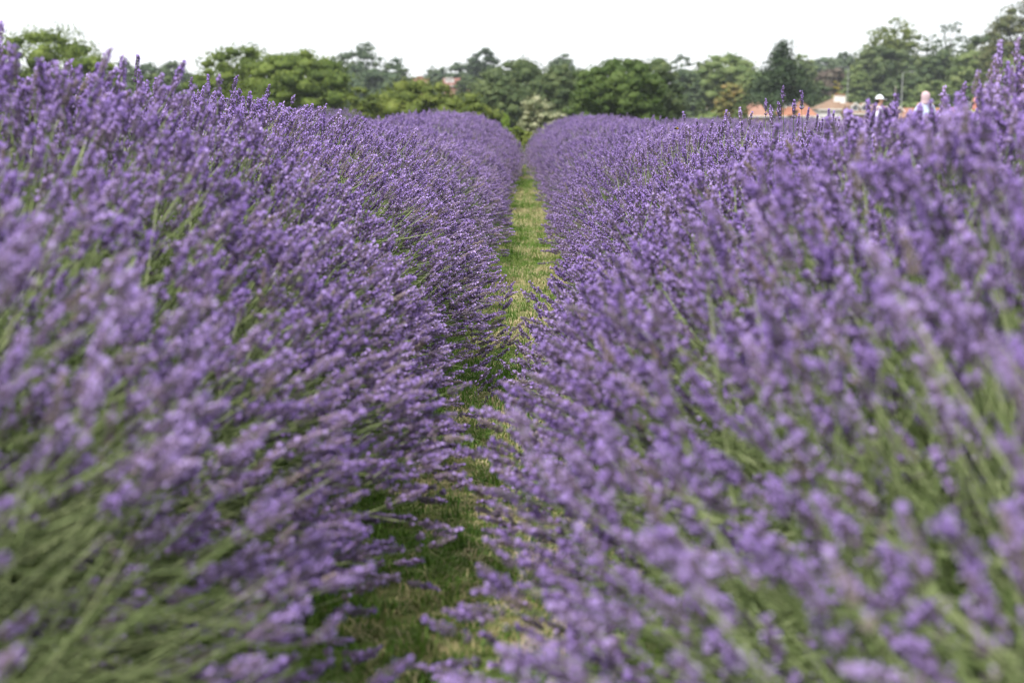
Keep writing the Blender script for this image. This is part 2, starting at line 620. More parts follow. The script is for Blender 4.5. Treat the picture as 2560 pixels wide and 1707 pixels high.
def row_stems(xc, y0, y1, top, dens, seed, umin=-1.0, umax=1.0, wfar=0.10):
    """tips over an elliptical shell; xc(y), top(y) vary along the row"""
    r = np.random.default_rng(seed)
    n = int((y1 - y0) * 2.6 * dens * (umax - umin) / 2)
    ne = int(n * 0.03)
    y = r.uniform(y0, y1, n)
    y[:ne] = r.uniform(y0, min(y0 + 3.2, y1), ne)
    th = r.uniform(-math.pi / 2 * -umin, math.pi / 2 * umax, n) if False else r.uniform(umin, umax, n) * math.pi / 2 * 1.04
    sp = 0.62
    k = np.floor(y / sp)
    yk = (k + 0.5) * sp + vnoise(k * 7.7, seed + 3, 1.0) * 0.1
    dyk = y - yk
    size = 1 + 0.045 * vnoise(k * 3.3, seed + 5, 1.0)
    dip = 1 - 0.16 * (np.abs(dyk) / (sp / 2)) ** 2.5
    lump = 1 + 0.05 * vnoise(y + th * 0.9, seed + 9, 0.23) + 0.04 * vnoise(y * 0.8 - th * 1.7, seed + 19, 0.35)
    rad = size * dip * lump
    inward = np.minimum(r.exponential(0.055 + 0.075 * (1 - smooth(1.6, 3.2, y))), 0.42) - 0.03
    strag = r.random(n) < 0.025
    inward = np.where(strag, -r.uniform(0.01, 0.075, n), inward)
    hw = (HW + wfar * smooth(16, 26, y)) * rad
    zb = 0.13
    H = (top(y) - zb) * rad
    ex, ez = np.sin(th), np.cos(th)
    px = ex * (hw - inward)
    pz = zb + ez * (H - inward)
    keep = pz > 0.06
    tilt = th * (0.69 + 0.24 * (th / 1.57) ** 2) + 0.07 + r.normal(0, 0.22, n)
    d = np.stack([np.sin(tilt), dyk * 0.9 + r.normal(0, 0.16, n), np.cos(tilt)], -1)
    d = unit(d)
    d[:, 2] = np.maximum(d[:, 2], -0.02)
    d = unit(d)
    sc = r.uniform(0.85, 1.18, n)
    a = np.abs(th) / (math.pi / 2)
    bf = a * 2.6 + r.normal(0, 0.7, n)
    bidx = np.clip(np.round(bf), 0, NB - 1).astype(int)
    tip = np.stack([xc(y) + px, y, pz], -1)
    # thin patches where the green stems show
    th_noise = vnoise(y * 1.0 + th * 0.55, seed + 31, 0.5) * 0.5 + vnoise(y * 1.9 - th * 0.7, seed + 37, 0.4) * 0.5
    near = 1 - smooth(2.0, 5.0, y)
    keep &= r.random(n) > 0.72 * smooth(0.78, 1.0, np.abs(th) / (math.pi / 2))
    full = np.clip(1.0 - 1.35 * np.maximum(th_noise - 0.03 - 0.10 * near, 0), 0.2, 1) 
    bare = r.random(n) > full * 0.85
    keep &= ~(bare & (r.random(n) < 0.35))
    sc = np.where(bare, sc * r.uniform(0.7, 0.95, n), sc)
    tip = np.where(bare[:, None], tip - d * 0.06, tip)
    tip, d, bidx, sc, bare = tip[keep], d[keep], bidx[keep], sc[keep], bare[keep]
    base, eul, vi = stem_transforms(tip, d, bidx, sc, r)
    vi = np.where(bare, NB * NK + bidx, vi)
    return base, eul, sc, vi, tip, d


def project(p):
    q = (p - CAM) @ CM
    z = -q[:, 2]
    return 1280 + FPX * q[:, 0] / z, 853.5 - FPX * q[:, 1] / z, z


def interp(tab):
    ys, zs = zip(*tab)
    return lambda y: np.interp(y, ys, zs)


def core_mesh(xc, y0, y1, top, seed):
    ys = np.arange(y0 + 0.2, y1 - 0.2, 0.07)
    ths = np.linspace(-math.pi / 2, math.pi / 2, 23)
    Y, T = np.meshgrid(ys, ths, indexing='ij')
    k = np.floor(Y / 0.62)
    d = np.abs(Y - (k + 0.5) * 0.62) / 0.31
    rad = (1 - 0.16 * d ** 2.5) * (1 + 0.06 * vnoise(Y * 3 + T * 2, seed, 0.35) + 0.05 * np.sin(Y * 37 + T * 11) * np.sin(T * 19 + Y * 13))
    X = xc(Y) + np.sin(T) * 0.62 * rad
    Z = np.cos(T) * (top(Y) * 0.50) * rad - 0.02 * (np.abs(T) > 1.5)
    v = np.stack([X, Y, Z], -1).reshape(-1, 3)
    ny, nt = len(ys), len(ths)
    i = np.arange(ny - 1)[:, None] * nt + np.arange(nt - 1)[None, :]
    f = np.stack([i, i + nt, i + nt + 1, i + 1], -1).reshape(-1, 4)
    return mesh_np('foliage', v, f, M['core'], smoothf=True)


def shoots(xc, y0, y1, top, dens, seed, parent):
    r = np.random.default_rng(seed)
    n = int((y1 - y0) * 1.9 * dens)
    y = r.uniform(y0, y1, n)
    th = r.uniform(-1, 1, n) * math.pi / 2
    k = np.floor(y / 0.62)
    dd = np.abs(y - (k + 0.5) * 0.62) / 0.31
    rad = (1 - 0.16 * dd ** 2.5) * r.uniform(0.92, 1.12, n)
    p = np.stack([xc(y) + np.sin(th) * 0.60 * rad, y, np.maximum(np.cos(th) * (top(y) * 0.5) * rad, 0.01)], -1)
    d = unit(np.stack([np.sin(th * 0.8), r.normal(0, 0.35, n), np.cos(th * 0.8) + 0.2], -1) + r.normal(0, 0.2, (n, 3)))
    a = unit(np.cross(d, r.normal(0, 1, (n, 3))))
    b = np.cross(d, a)
    eul = mats_to_euler(np.stack([a, b, d], -1))
    o = scatter('leafy_shoots', SHOOTS, p, eul, r.uniform(0.8, 1.5, n), r.integers(0, 6, n), parent)
    tag(o, kind='stuff')


HERO = {  # spikes that stand clear of the rest in the photograph: pixel, distance, tilt
    'L': [(4, 62, 3.45, .25), (345, 142, 4.7, .15), (478, 196, 5.6, .05), (520, 190, 5.9, .05), (672, 214, 6.6, .15), (735, 240, 7.2, .3),
          (180, 170, 4.2, .15), (915, 300, 6.3, .5), (1040, 325, 6.4, .55), (600, 225, 6.1, .2), (300, 190, 4.6, .1),
          (220, 190, 4.3, .1), (390, 200, 5.0, .1), (862, 320, 6.6, .3), (1010, 340, 6.6, .4),
          (1285, 705, 6.0, .7), (1262, 690, 6.3, .6), (1270, 820, 5.4, .9), (1308, 805, 5.2, .9), (1230, 870, 5.0, .8), (1250, 930, 4.9, .8)],
    'R': [(1957, 218, 6.6, -.05), (1915, 250, 6.8, 0.0), (1850, 272, 7.0, -.05), (1816, 278, 7.0, .1), (1708, 282, 7.2, -.2), (1742, 300, 7.0, -.1),
          (1782, 303, 7.0, .25), (1655, 322, 7.3, 0), (1620, 345, 7.0, 0), (2022, 272, 7.0, .1), (2072, 276, 6.8, 0), (2085, 280, 6.6, .1),
          (2500, 106, 3.5, -.05), (2545, 100, 3.4, .05), (2520, 160, 3.4, 0), (2410, 212, 3.7, 0), (2452, 212, 3.6, .05), (2360, 222, 3.8, 0),
          (2240, 240, 3.5, 0), (2170, 255, 3.6, -.1), (2300, 268, 3.7, 0), (2480, 190, 3.3, 0), (2555, 150, 3.5, .1),
          (1325, 705, 6.4, -.6), (1345, 720, 6.2, -.5), (1330, 830, 5.6, -.7), (1312, 800, 5.8, -.6), (1290, 860, 5.3, -.7), (1262, 945, 4.9, -.7),
          (1300, 955, 4.9, -.7), (1318, 895, 5.2, -.6)],
}


def lavender_row(idx, xc, y0, y1, top, dens, seed, label, heroes=None, singles=0, leafy=0, wfar=0.1, umin=-1, umax=1):
    root = empty('lavender_row', (float(xc(8.0)), 0, 0), label=label, cat='lavender row', group='lavender rows of the field')
    ox = float(xc(8.0))
    xl = lambda y: xc(y) - ox
    base, eul, sc, vi, tip, d = row_stems(xl, y0, y1, top, dens, seed, umin, umax, wfar)
    r = np.random.default_rng(seed + 77)
    if heroes:
        hp = np.array([at(a, b, c) for a, b, c, t in heroes]) - np.array([ox, 0, 0])
        ht = np.array([t for *_, t in heroes])
        # each with a companion or two a little lower so that they rise out of the mass
        allp, alld = [hp], [np.stack([np.sin(ht), r.normal(0, .08, len(ht)), np.cos(ht)], -1)]
        for q in range(3):
            allp.append(hp + np.stack([r.normal(0, .035, len(hp)), r.normal(0, .05, len(hp)), -r.uniform(.02, .09, len(hp))], -1))
            t2 = ht + r.normal(0, .15, len(ht))
            alld.append(np.stack([np.sin(t2), r.normal(0, .12, len(ht)), np.cos(t2)], -1))
        hp = np.concatenate(allp); hd = unit(np.concatenate(alld))
        hs = r.uniform(0.95, 1.15, len(hp))
        hb = np.clip(np.round(np.abs(hd[:, 0]) * 3.2), 0, NB - 1).astype(int)
        b2, e2, v2 = stem_transforms(hp, hd, hb, hs, r)
        base = np.concatenate([base, b2]); eul = np.concatenate([eul, e2]); sc = np.concatenate([sc, hs])
        vi = np.concatenate([vi, v2]); tip = np.concatenate([tip, hp]); d = np.concatenate([d, hd])
    # keep the lens clear
    dc = np.linalg.norm(tip + np.array([ox, 0, 0]) - CAM, axis=1)
    far = (dc > 1.02) & ((dc > 1.4) | (r.random(len(dc)) < 0.6))
    infr = np.ones(len(tip), bool)
    sel = np.where(far & infr)[0]
    base, eul, sc, vi, tip, d = base[sel], eul[sel], sc[sel], vi[sel], tip[sel], d[sel]
    single = np.zeros(len(tip), bool)
    if singles:
        w = tip + np.array([ox, 0, 0])
        px, py, z = project(w)
        vis = (z > 0.3) & (px > 10) & (px < 2550) & (py > 5) & (py < 1700)
        # outermost on the shell, nearest first
        xcn = xl(tip[:, 1])
        depth = ((tip[:, 0] - xcn) / HW) ** 2 + ((tip[:, 2] - 0.13) / (top(tip[:, 1]) - 0.13)) ** 2
        score = np.where(vis & (depth > 0.88) & (vi < NB * NK), 1 / z, 0)
        single[np.argsort(-score)[:singles]] = True
        for i in np.where(single)[0]:
            s_ = link('flower_stem', VAR[vi[i]][0], root)
            s_.location = base[i]; s_.rotation_euler = eul[i]; s_.scale = (sc[i],) * 3
            h_ = link('flower_spike', VAR[vi[i]][1], s_)
    m = ~single
    o = scatter('flower_stems', STEMS, base[m], eul[m], sc[m], vi[m], root)
    tag(o, kind='stuff')
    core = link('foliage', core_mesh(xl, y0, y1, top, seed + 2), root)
    if leafy:
        shoots(xl, y0, y1, top, leafy, seed + 50, root)
    return root


TL = interp([(-2, 1.08), (3.7, 1.085), (6, 1.05), (9, 0.955), (12, 0.90), (15, 0.92), (19, 1.03), (22, 1.07), (29, 1.09)])
TR = interp([(-2, 1.03), (3.0, 1.04), (3.9, 0.965), (4.6, 0.92), (5.4, 0.905), (7.6, 0.905), (12, 0.91), (20, 0.97), (28, 1.02), (35, 1.0)])
CX = 1.34
XL = interp([(0, -1.36), (2.5, -1.29), (4, -1.32), (6, -1.35), (10, -1.33), (16, -1.33), (30, -1.30)])
XR = interp([(0, 1.04), (2.3, 1.05), (4, 1.19), (6, 1.30), (10, 1.36), (16, 1.36), (35, 1.31)])
lavender_row(0, XL, 0.2, 29, TL, 740, 11,
             'broad purple lavender row along the left edge of the grass path, its tips leaning right', HERO['L'], 300, 260)
lavender_row(1, XR, 0.2, 33, TR, 740, 12,
             'broad purple lavender row along the right edge of the grass path, its tips leaning left', HERO['R'], 300, 260)
T2 = interp([(0, 1.0), (12, 0.98), (22, 1.10), (30, 1.20)])
lavender_row(2, lambda y: pc(y) * 0 - CX - 2.4, 2, 30, T2, 260, 13,
             'hazy purple lavender row whose rounded end shows behind the left row, under the hedge trees')
T3 = interp([(0, 0.88), (12, 0.90), (20, 0.95), (30, 1.0), (36, 1.0)])
rl = ['lavender row directly behind the one right of the path, running to its far end',
      'lavender row between the second right row and the people, below the brown roofed white house',
      'lavender row just in front of the people with the white cap',
      'lavender row between the person in a white cap and the person in a pink headscarf',
      'lavender row behind the person in a pink headscarf, nearest the orange roofs']
for k in range(5):
    lavender_row(3 + k, (lambda x: (lambda y: np.zeros_like(np.asarray(y, float)) + x))(CX + 2.4 * (k + 1)), 3 + 3 * k, 34 + 0.9 * k, T3,
                 260 - 15 * k, 20 + k, rl[k])
lavender_row(9, lambda y: np.zeros_like(np.asarray(y, float)) - CX - 4.8, 6, 30, T2, 150, 33,
             'lavender row farthest left, mostly hidden behind the tall left row')


# ------------------------------------------------------------------ path grass
def make_tuft(seed, m, h0, h1, n, flat):
    r = random.Random(seed)
    b = MB()
    for k in range(n):
        th = r.uniform(0, 6.28)
        o = Vector((math.cos(th), math.sin(th), 0))
        p = Vector((r.gauss(0, .009), r.gauss(0, .009), 0))
        h = r.uniform(h0, h1)
        lean = r.uniform(*flat)
        s = o.cross(Vector((0, 0, 1))) * r.uniform(0.0009, 0.0016)
        a = p + o * h * lean * 0.35 + Vector((0, 0, h * 0.55))
        tip = p + o * h * lean + Vector((0, 0, h * max(0.15, 1 - lean * 0.75)))
        base = len(b.v)
        b.v += [tuple(p - s), tuple(p + s), tuple(a + s * .8), tuple(a - s * .8), tuple(tip)]
        b.f += [(base, base + 1, base + 2, base + 3), (base + 3, base + 2, base + 4)]
        b.m += [0, 0]
    return b.mesh('grass_tuft', m)


tufts = [make_tuft(k, M['grass'], 0.02, 0.045, 12, (.2, 1.1)) for k in range(4)]
tufts += [make_tuft(10 + k, M['grass'], 0.05, 0.10, 10, (.2, .9)) for k in range(3)]
tufts += [make_tuft(20 + k, M['straw'], 0.02, 0.05, 9, (.7, 1.8)) for k in range(4)]
tufts += [make_tuft(30 + k, M['straw'], 0.02, 0.035, 3, (1.5, 3)) for k in range(3)]
TUFTS = source_collection('tuft_source', tufts)


def path_grass():
    r = np.random.default_rng(5)
    P = []
    for y0, y1, de, w in ((0.8, 4, 1500, .9), (4, 8, 1700, .9), (8, 14, 800, .8), (14, 33, 350, .7)):
        n = int((y1 - y0) * 2 * w * de)
        P.append(np.stack([r.uniform(-w, w, n), r.uniform(y0, y1, n)], -1))
    P = np.concatenate(P)
    x, y = P[:, 0], P[:, 1]
    n = len(x)
    u = x
    no = 0.5 * vnoise(y + x * .8, 61, 0.6) + 0.5 * vnoise(y * 1.1 - x * 1.5, 62, 0.27)
    dry = np.clip(0.36 + 0.75 * no + 0.4 * u, 0.04, 0.85)
    dry = np.where(u < -0.22, dry * 0.25, dry)
    isdry = r.random(n) < dry
    tall = (~isdry) & (r.random(n) < np.where(np.abs(u) > 0.25, 0.5, 0.08 + 0.25 * (no > 0.35)))
    vi = np.where(isdry, 7 + np.where(r.random(n) < .08, 4 + r.integers(0, 3, n), r.integers(0, 4, n)), np.where(tall, 4 + r.integers(0, 3, n), r.integers(0, 4, n)))
    pos = np.stack([x + pc(y), y, np.full(n, 0.006)], -1)
    eul = np.stack([r.normal(0, .12, n), r.normal(0, .12, n), r.uniform(0, 6.28, n)], -1)
    sc = r.uniform(0.7, 1.35, n) * np.where(y > 10, 1.3, 1)
    o = scatter('path_grass', TUFTS, pos, eul, sc, vi)
    tag(o, 'short mown grass, part green and part straw coloured, along the path between the lavender rows', 'grass', kind='stuff')


path_grass()


# ------------------------------------------------------------------ trees
def leaves(c, nrm, size, r, asp=0.75):
    """n leaf clumps as bent quads"""
    n = len(c)
    nrm = unit(nrm + r.normal(0, 0.55, (n, 3)))
    a = unit(np.cross(nrm, r.normal(0, 1, (n, 3))))
    b = np.cross(nrm, a)
    s = size * r.uniform(0.6, 1.35, n)[:, None]
    k = s * 0.25
    v = np.stack([c - a * s * .5 - b * s * asp * .32, c + b * (-s * asp * .5) + nrm * k, c + a * s * .5 - b * s * asp * .05,
                  c + b * (s * asp * .5) + a * s * .1], 1)
    return v.reshape(-1, 3), np.arange(n * 4).reshape(-1, 4)


def tree(name, label, cx, topy, wpx, d, mt, dens=1.0, boty=None, airy=0.0, leaf=None, kind='round', cat='tree', group=None, seed=None, lean=0.0, bx=None):
    """a tree at distance d, crown spanning wpx pixels round cx with its top at topy; its foot is on the ground there"""
    r = np.random.default_rng(seed if seed is not None else int(cx * 7 + topy))
    top = at(cx, topy, d)
    w = wpx * d / FPX
    x = top[0]
    gz = float(ground_z(x, d))
    H = top[2] - gz
    zb = H * (0.12 if kind != 'bush' else 0.0) if boty is None else max(0, at(cx, boty, d)[2] - gz)
    root = empty(name, (x, d, gz), label=label, cat=cat, group=group)
    leaf = leaf or max(0.15, 0.00185 * d)
    ch = H - zb
    C, Nn = [], []
    limbs = []
    if kind == 'conifer':
        nl = 20
        for i in range(nl):
            q = i / (nl - 1)
            z = zb + ch * (0.03 + 0.97 * q)
            rad = w / 2 * (1 - q) ** 0.78 * (0.75 + 0.35 * r.random()) + 0.12
            nb = max(3, int(9 * (1 - q) + 2))
            for b in range(nb):
                th = r.uniform(0, 6.28)
                L = rad * r.uniform(0.65, 1.1)
                m = int(110 * dens * (0.25 + (1 - q)))
                t = r.random(m) ** 0.7
                p = np.stack([np.cos(th) * t * L, np.sin(th) * t * L, z + t * L * 0.12 - (t ** 2) * L * 0.22 + 0 * t], -1)
                p += r.normal(0, 1, (m, 3)) * np.array([.09, .09, .08]) * (w * 0.5)
                C.append(p)
                nn = np.tile([0, 0, 1.0], (m, 1)); nn[:, 0] += np.cos(th) * .4; nn[:, 1] += np.sin(th) * .4
                Nn.append(nn)
                if b % 2 == 0:
                    limbs.append((Vector((0, 0, z)), Vector((math.cos(th) * L * .85, math.sin(th) * L * .85, z)), 0.03 * H * (1 - q) * .35 + .02))
    else:
        bush = kind == 'bush'
        cz = zb + ch * (0.5 if not bush else 0.0)
        ez = ch * (0.5 if not bush else 1.0)
        cents, rads = [], []
        nsh = int(84 * (1 - 0.3 * airy))
        for i in range(nsh):        # clumps near the outside of the crown
            zz = 1 - 2 * (i + .5) / nsh if not bush else 1 - (i + .5) / nsh
            th = i * 2.39996 + r.normal(0, .25)
            rr = r.uniform(0.095, 0.16)
            q = r.uniform(0.70, 0.86)
            if airy and r.random() < airy * .45: q *= r.uniform(.4, .9)
            c_ = math.sqrt(max(0, 1 - zz * zz)) if not bush else max(0, 1 - zz ** 2.8) ** .42
            p = np.array([math.cos(th) * c_ * q * w / 2, math.sin(th) * c_ * q * w / 2 * .9, cz + zz * q * ez])
            cents.append(p); rads.append(rr)
        for i in range(int(48 * (1 - .75 * airy))):   # inner clumps that close the crown
            v = unit(r.normal(0, 1, (1, 3)))[0]
            if bush: v[2] = abs(v[2])
            q = r.uniform(.1, .76)
            cents.append(np.array([v[0] * q * w / 2, v[1] * q * w / 2, cz + v[2] * q * ez])); rads.append(r.uniform(.14, .22))
        for p in cents: p[0] += lean * (p[2] / H - 0.5) * w
        nb = len(cents)
        total = int(min(19000, w * ch / leaf ** 2 * 8 * dens * (1 - .45 * airy)))
        ww = np.array(rads) ** 2
        ww /= ww.sum()
        for p, rr, q in zip(cents, rads, ww):
            m = int(total * q)
            if m < 3: continue
            u = unit(r.normal(0, 1, (m, 3)))
            u[:, 2] = np.where(u[:, 2] < -0.3, -u[:, 2] * r.random(m), u[:, 2])
            u = unit(u)
            sh = r.random(m) ** (0.2 + 0.25 * airy)
            ext = np.array([rr * w, rr * w * .9, rr * min(ch * 1.3, w) * 0.62])
            lump = 1 + 0.13 * np.sin(u[:, 0] * 7 + p[0]) * np.sin(u[:, 1] * 6 + p[1]) + .1 * np.sin(u[:, 2] * 11 + p[2])
            C.append(p + u * ext * (sh * lump)[:, None])
            Nn.append(u + np.array([0, 0, 0.5]))
        for j in r.permutation(nb)[:10 + int(8 * airy)]:
            p = cents[j]
            limbs.append((Vector((0, 0, zb + (p[2] - zb) * r.uniform(0.0, 0.35) + .05 * H)), Vector(p), 0.016 * H * r.uniform(.5, 1)))
    if kind != 'conifer':
        cc = np.array(cents); ccr = np.array(rads)
    C = np.concatenate(C); Nn = np.concatenate(Nn)
    if airy:
        g = np.sin(C[:, 0] * 2.1 + 1) * np.sin(C[:, 2] * 2.7 + C[:, 1]) + r.normal(0, .4, len(C))
        k = g > -0.85 + airy * 0.8
        C, Nn = C[k], Nn[k]
    C[:, 2] = np.maximum(C[:, 2], 0.1)
    hi = np.quantile(C[:, 2], .997); wi = np.quantile(np.abs(C[:, 0]), .99)
    sx, szz = (w / 2) / wi, ch / max(hi - zb, .1)
    C[:, 0] *= sx; C[:, 1] *= sx; C[:, 2] = zb + (C[:, 2] - zb) * szz
    limbs = [(Vector((a.x * sx, a.y * sx, zb + (a.z - zb) * szz)), Vector((b.x * sx * .9, b.y * sx * .9, zb + (b.z - zb) * szz * .95)), q) for a, b, q in limbs]
    v, f = leaves(C, Nn, leaf, r)
    if kind != 'conifer' and airy < .6:
        # solid uneven lumps added inside each clump to block the sky behind
        use = np.arange(len(cc)) if airy < .15 else np.where(r.random(len(cc)) > airy * 1.1)[0]
        nu_, nv_ = 8, 5
        jj, ii = np.meshgrid(np.arange(nv_ + 1), np.arange(nu_), indexing='ij')
        ph, th_ = np.pi * jj / nv_, 2 * np.pi * ii / nu_
        us = np.stack([np.sin(ph) * np.cos(th_), np.sin(ph) * np.sin(th_), np.cos(ph)], -1).reshape(-1, 3)
        jf, if_ = np.meshgrid(np.arange(nv_), np.arange(nu_), indexing='ij')
        a_ = (jf * nu_ + if_).ravel(); b_ = (jf * nu_ + (if_ + 1) % nu_).ravel()
        fs = np.stack([a_, a_ + nu_, b_ + nu_, b_], -1)
        vv, ff, o0 = [v], [f], len(v)
        for q in use:
            rr = ccr[q]
            ext = np.array([rr * w, rr * w * .9, rr * min(ch * 1.3, w) * 0.62]) * np.array([sx, sx, szz]) * (.60 if airy < .15 else .45)
            pos = np.array([cc[q][0] * sx, cc[q][1] * sx, zb + (cc[q][2] - zb) * szz])
            b3 = pos + us * ext * r.uniform(.55, 1.3, (len(us), 1))
            b3[:, 2] = np.maximum(b3[:, 2], .1)
            vv.append(b3); ff.append(fs + o0); o0 += len(us)
        v = np.concatenate(vv); f = np.concatenate(ff)
    link('crown', mesh_np('crown', v, f, M[mt]), root)
    t = MB()
    tr = 0.022 * H + 0.04
    wob = [(r.normal(0, .01 * H), r.normal(0, .01 * H)) for _ in range(6)]
    fr = 0.92 if kind == 'conifer' else 0.72
    pts = [(wob[i][0] * (i > 0), wob[i][1] * (i > 0), H * fr * i / 5 - (0.15 if i == 0 else 0)) for i in range(6)]
    t.tube(pts, [tr * (1.35 if i == 0 else 1 - i / 5.6) for i in range(6)], n=7)
    for a, b, lr in limbs:
        mid = (a + b) / 2 + Vector((0, 0, (b.z - a.z) * 0.12 + .02 * H))
        if kind == 'conifer': mid = (a + b) / 2
        t.tube([a, mid, b], [lr, lr * .7, lr * .25], n=5, cap=False)
    t.build('trunk', M['bark'], root, sm=True)
    return root


HG = 'trees along the field edge'
# --- left and centre, near line
tree('oak_tree', 'broad airy oak at the far left behind the tall lavender, sky showing through its crown', 108, 72, 315, 118, 'oak', airy=.28, dens=1.1, group=HG)
tree('oak_tree', 'low dense green tree tucked against the right side of the far left oak', 222, 142, 165, 112, 'oak', kind='round', dens=1.1, group=HG)
tree('oak_tree', 'tall oak left of the middle with small sky holes near its top', 605, 116, 270, 122, 'oak', airy=.22, dens=1.15, group=HG)
tree('oak_tree', 'full rounded oak joined to the right of the tall holed oak', 745, 132, 270, 118, 'oak', dens=1.15, group=HG)
tree('oak_tree', 'low green shoulder of growth at the left foot of the tall holed oak', 505, 190, 120, 114, 'oak', dens=1.1, group=HG)
tree('field_maple', 'low wide yellowish green tree dome left of the gap, above the lavender', 1020, 200, 260, 100, 'hedge', kind='bush', dens=1.1, group=HG)
tree('field_maple', 'yellowish green shoulder on the right of the low wide dome', 1105, 212, 150, 98, 'hedge', kind='bush', dens=1.1, group=HG)
tree('field_maple', 'low yellowish green bush sloping down to the gap with the lime sapling', 1160, 238, 210, 92, 'hedge', kind='bush', dens=1.1, group=HG)
tree('field_maple', 'small yellowish green bush between the rounded oak and the low wide dome', 905, 222, 110, 98, 'hedge', kind='bush', dens=1.1, group=HG)
tree('lime_tree', 'large dark green tree in the middle, above the pale shrub', 1285, 152, 230, 140, 'dark', dens=1.25, group=HG)
tree('lime_tree', 'dark green tree between the large middle one and the vivid green tree', 1400, 165, 170, 138, 'dark', dens=1.25, group=HG)
tree('lime_tree', 'dark green underwood filling behind the pale shrub, lowest of the dark trees', 1240, 210, 150, 126, 'dark', dens=1.2, group=HG)
tree('oak_tree', 'vivid green dense tree right of the pale shrub', 1555, 152, 220, 104, 'vivid', dens=1.3, group=HG)
tree('oak_tree', 'dark green rounded tree behind the right shoulder of the vivid green one', 1625, 150, 170, 112, 'dark', dens=1.2, group=HG)
tree('oak_tree', 'small vivid green tree at the left foot of the vivid dense one', 1480, 180, 130, 102, 'vivid', kind='bush', dens=1.1, group=HG)
tree('pale_shrub', 'pale cream and grey green shrub standing in the gap at the end of the path', 1350, 243, 125, 78, 'pale', kind='bush', dens=.9, leaf=.12, cat='shrub')
tree('pale_shrub', 'low pale straw coloured bush at the right foot of the cream shrub', 1395, 285, 90, 74, 'pale', kind='bush', dens=.9, leaf=.12, cat='shrub')
tree('sapling', 'small bright lime green sapling beside the dark gap', 1264, 285, 22, 70, 'lime', dens=1.0, leaf=.09, cat='sapling')
tree('green_bush', 'dark green bush under the lime sapling closing the end of the path', 1290, 318, 90, 66, 'hedge', kind='bush', leaf=.11, cat='bush')
tree('green_bush', 'yellowish bush where the path ends, right of the dark one', 1330, 330, 60, 64, 'hedge', kind='bush', leaf=.11, cat='bush', seed=4)
# --- far, bluish
FG = 'hazy trees behind the field edge'
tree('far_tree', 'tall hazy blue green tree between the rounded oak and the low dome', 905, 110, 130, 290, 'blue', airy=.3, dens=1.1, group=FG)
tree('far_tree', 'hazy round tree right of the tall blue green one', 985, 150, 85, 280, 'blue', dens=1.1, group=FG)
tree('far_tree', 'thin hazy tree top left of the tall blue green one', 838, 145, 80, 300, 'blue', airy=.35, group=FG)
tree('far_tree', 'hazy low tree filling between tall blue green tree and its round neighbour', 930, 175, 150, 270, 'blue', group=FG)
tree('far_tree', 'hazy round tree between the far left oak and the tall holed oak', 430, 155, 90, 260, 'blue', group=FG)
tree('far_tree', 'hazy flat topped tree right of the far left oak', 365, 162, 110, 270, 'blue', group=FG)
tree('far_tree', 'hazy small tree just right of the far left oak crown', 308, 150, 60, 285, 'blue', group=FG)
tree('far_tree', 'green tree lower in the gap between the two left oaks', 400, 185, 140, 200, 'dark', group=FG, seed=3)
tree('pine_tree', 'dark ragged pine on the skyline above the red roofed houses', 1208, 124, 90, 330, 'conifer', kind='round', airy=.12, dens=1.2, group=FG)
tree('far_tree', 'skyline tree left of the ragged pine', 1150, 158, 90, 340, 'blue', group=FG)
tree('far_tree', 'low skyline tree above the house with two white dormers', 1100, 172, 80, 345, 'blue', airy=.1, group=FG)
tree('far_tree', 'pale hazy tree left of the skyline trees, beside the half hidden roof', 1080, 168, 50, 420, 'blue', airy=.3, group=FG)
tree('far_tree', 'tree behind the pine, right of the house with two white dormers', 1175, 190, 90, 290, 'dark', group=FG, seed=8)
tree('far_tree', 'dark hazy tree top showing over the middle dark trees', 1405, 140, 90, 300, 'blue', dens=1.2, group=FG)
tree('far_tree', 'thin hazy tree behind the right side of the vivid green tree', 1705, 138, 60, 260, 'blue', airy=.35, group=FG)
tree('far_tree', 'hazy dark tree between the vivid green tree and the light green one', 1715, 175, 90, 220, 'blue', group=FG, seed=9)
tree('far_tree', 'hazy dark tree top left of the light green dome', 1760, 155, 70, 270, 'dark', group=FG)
# --- right, around the houses
VG = 'trees among the houses'
tree('light_tree', 'large light green tree behind the rusty one, left of the conifer', 1815, 138, 200, 230, 'light', airy=.08, dens=1.1, group=VG)
tree('light_tree', 'light green tree low between the large light tree and the conifer', 1890, 185, 110, 225, 'light', group=VG)
tree('rusty_tree', 'yellow and rust tinted tree beside the roof with a thin chimney', 1828, 212, 84, 175, 'rust', airy=.1, group=VG)
tree('rusty_tree', 'yellowish bush right of the rust tinted tree, before the pink roof', 1852, 240, 44, 170, 'light', kind='bush', group=VG)
tree('conifer_tree', 'tall dark conifer rising above the orange roofed house', 1960, 108, 165, 170, 'conifer', kind='conifer', dens=1.3, boty=250, group=VG)
tree('conifer_tree', 'low dark conifer branches in front of the orange roofed house', 1985, 278, 46, 150, 'conifer', kind='bush', dens=1.0, group=VG)
tree('light_tree', 'small light green bush right of the vivid green tree, under the brown roof', 1690, 276, 70, 150, 'light', kind='bush', group=VG)
tree('light_tree', 'small round green bush in front of the roof with the thin chimney', 1752, 250, 38, 145, 'dark', kind='bush', group=VG)
tree('light_tree', 'low bright bushes beneath the roof with the thin chimney', 1770, 285, 140, 140, 'light', kind='bush', group=VG)
tree('light_tree', 'pale hazy tree just right of the conifer top', 2010, 138, 70, 330, 'light', group=VG)
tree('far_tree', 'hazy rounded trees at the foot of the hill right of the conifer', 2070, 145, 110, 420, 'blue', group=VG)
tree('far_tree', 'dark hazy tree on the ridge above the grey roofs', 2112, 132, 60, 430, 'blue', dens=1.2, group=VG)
tree('far_tree', 'hazy ridge tree sloping down to the tall airy tree', 2135, 148, 70, 400, 'blue', group=VG)
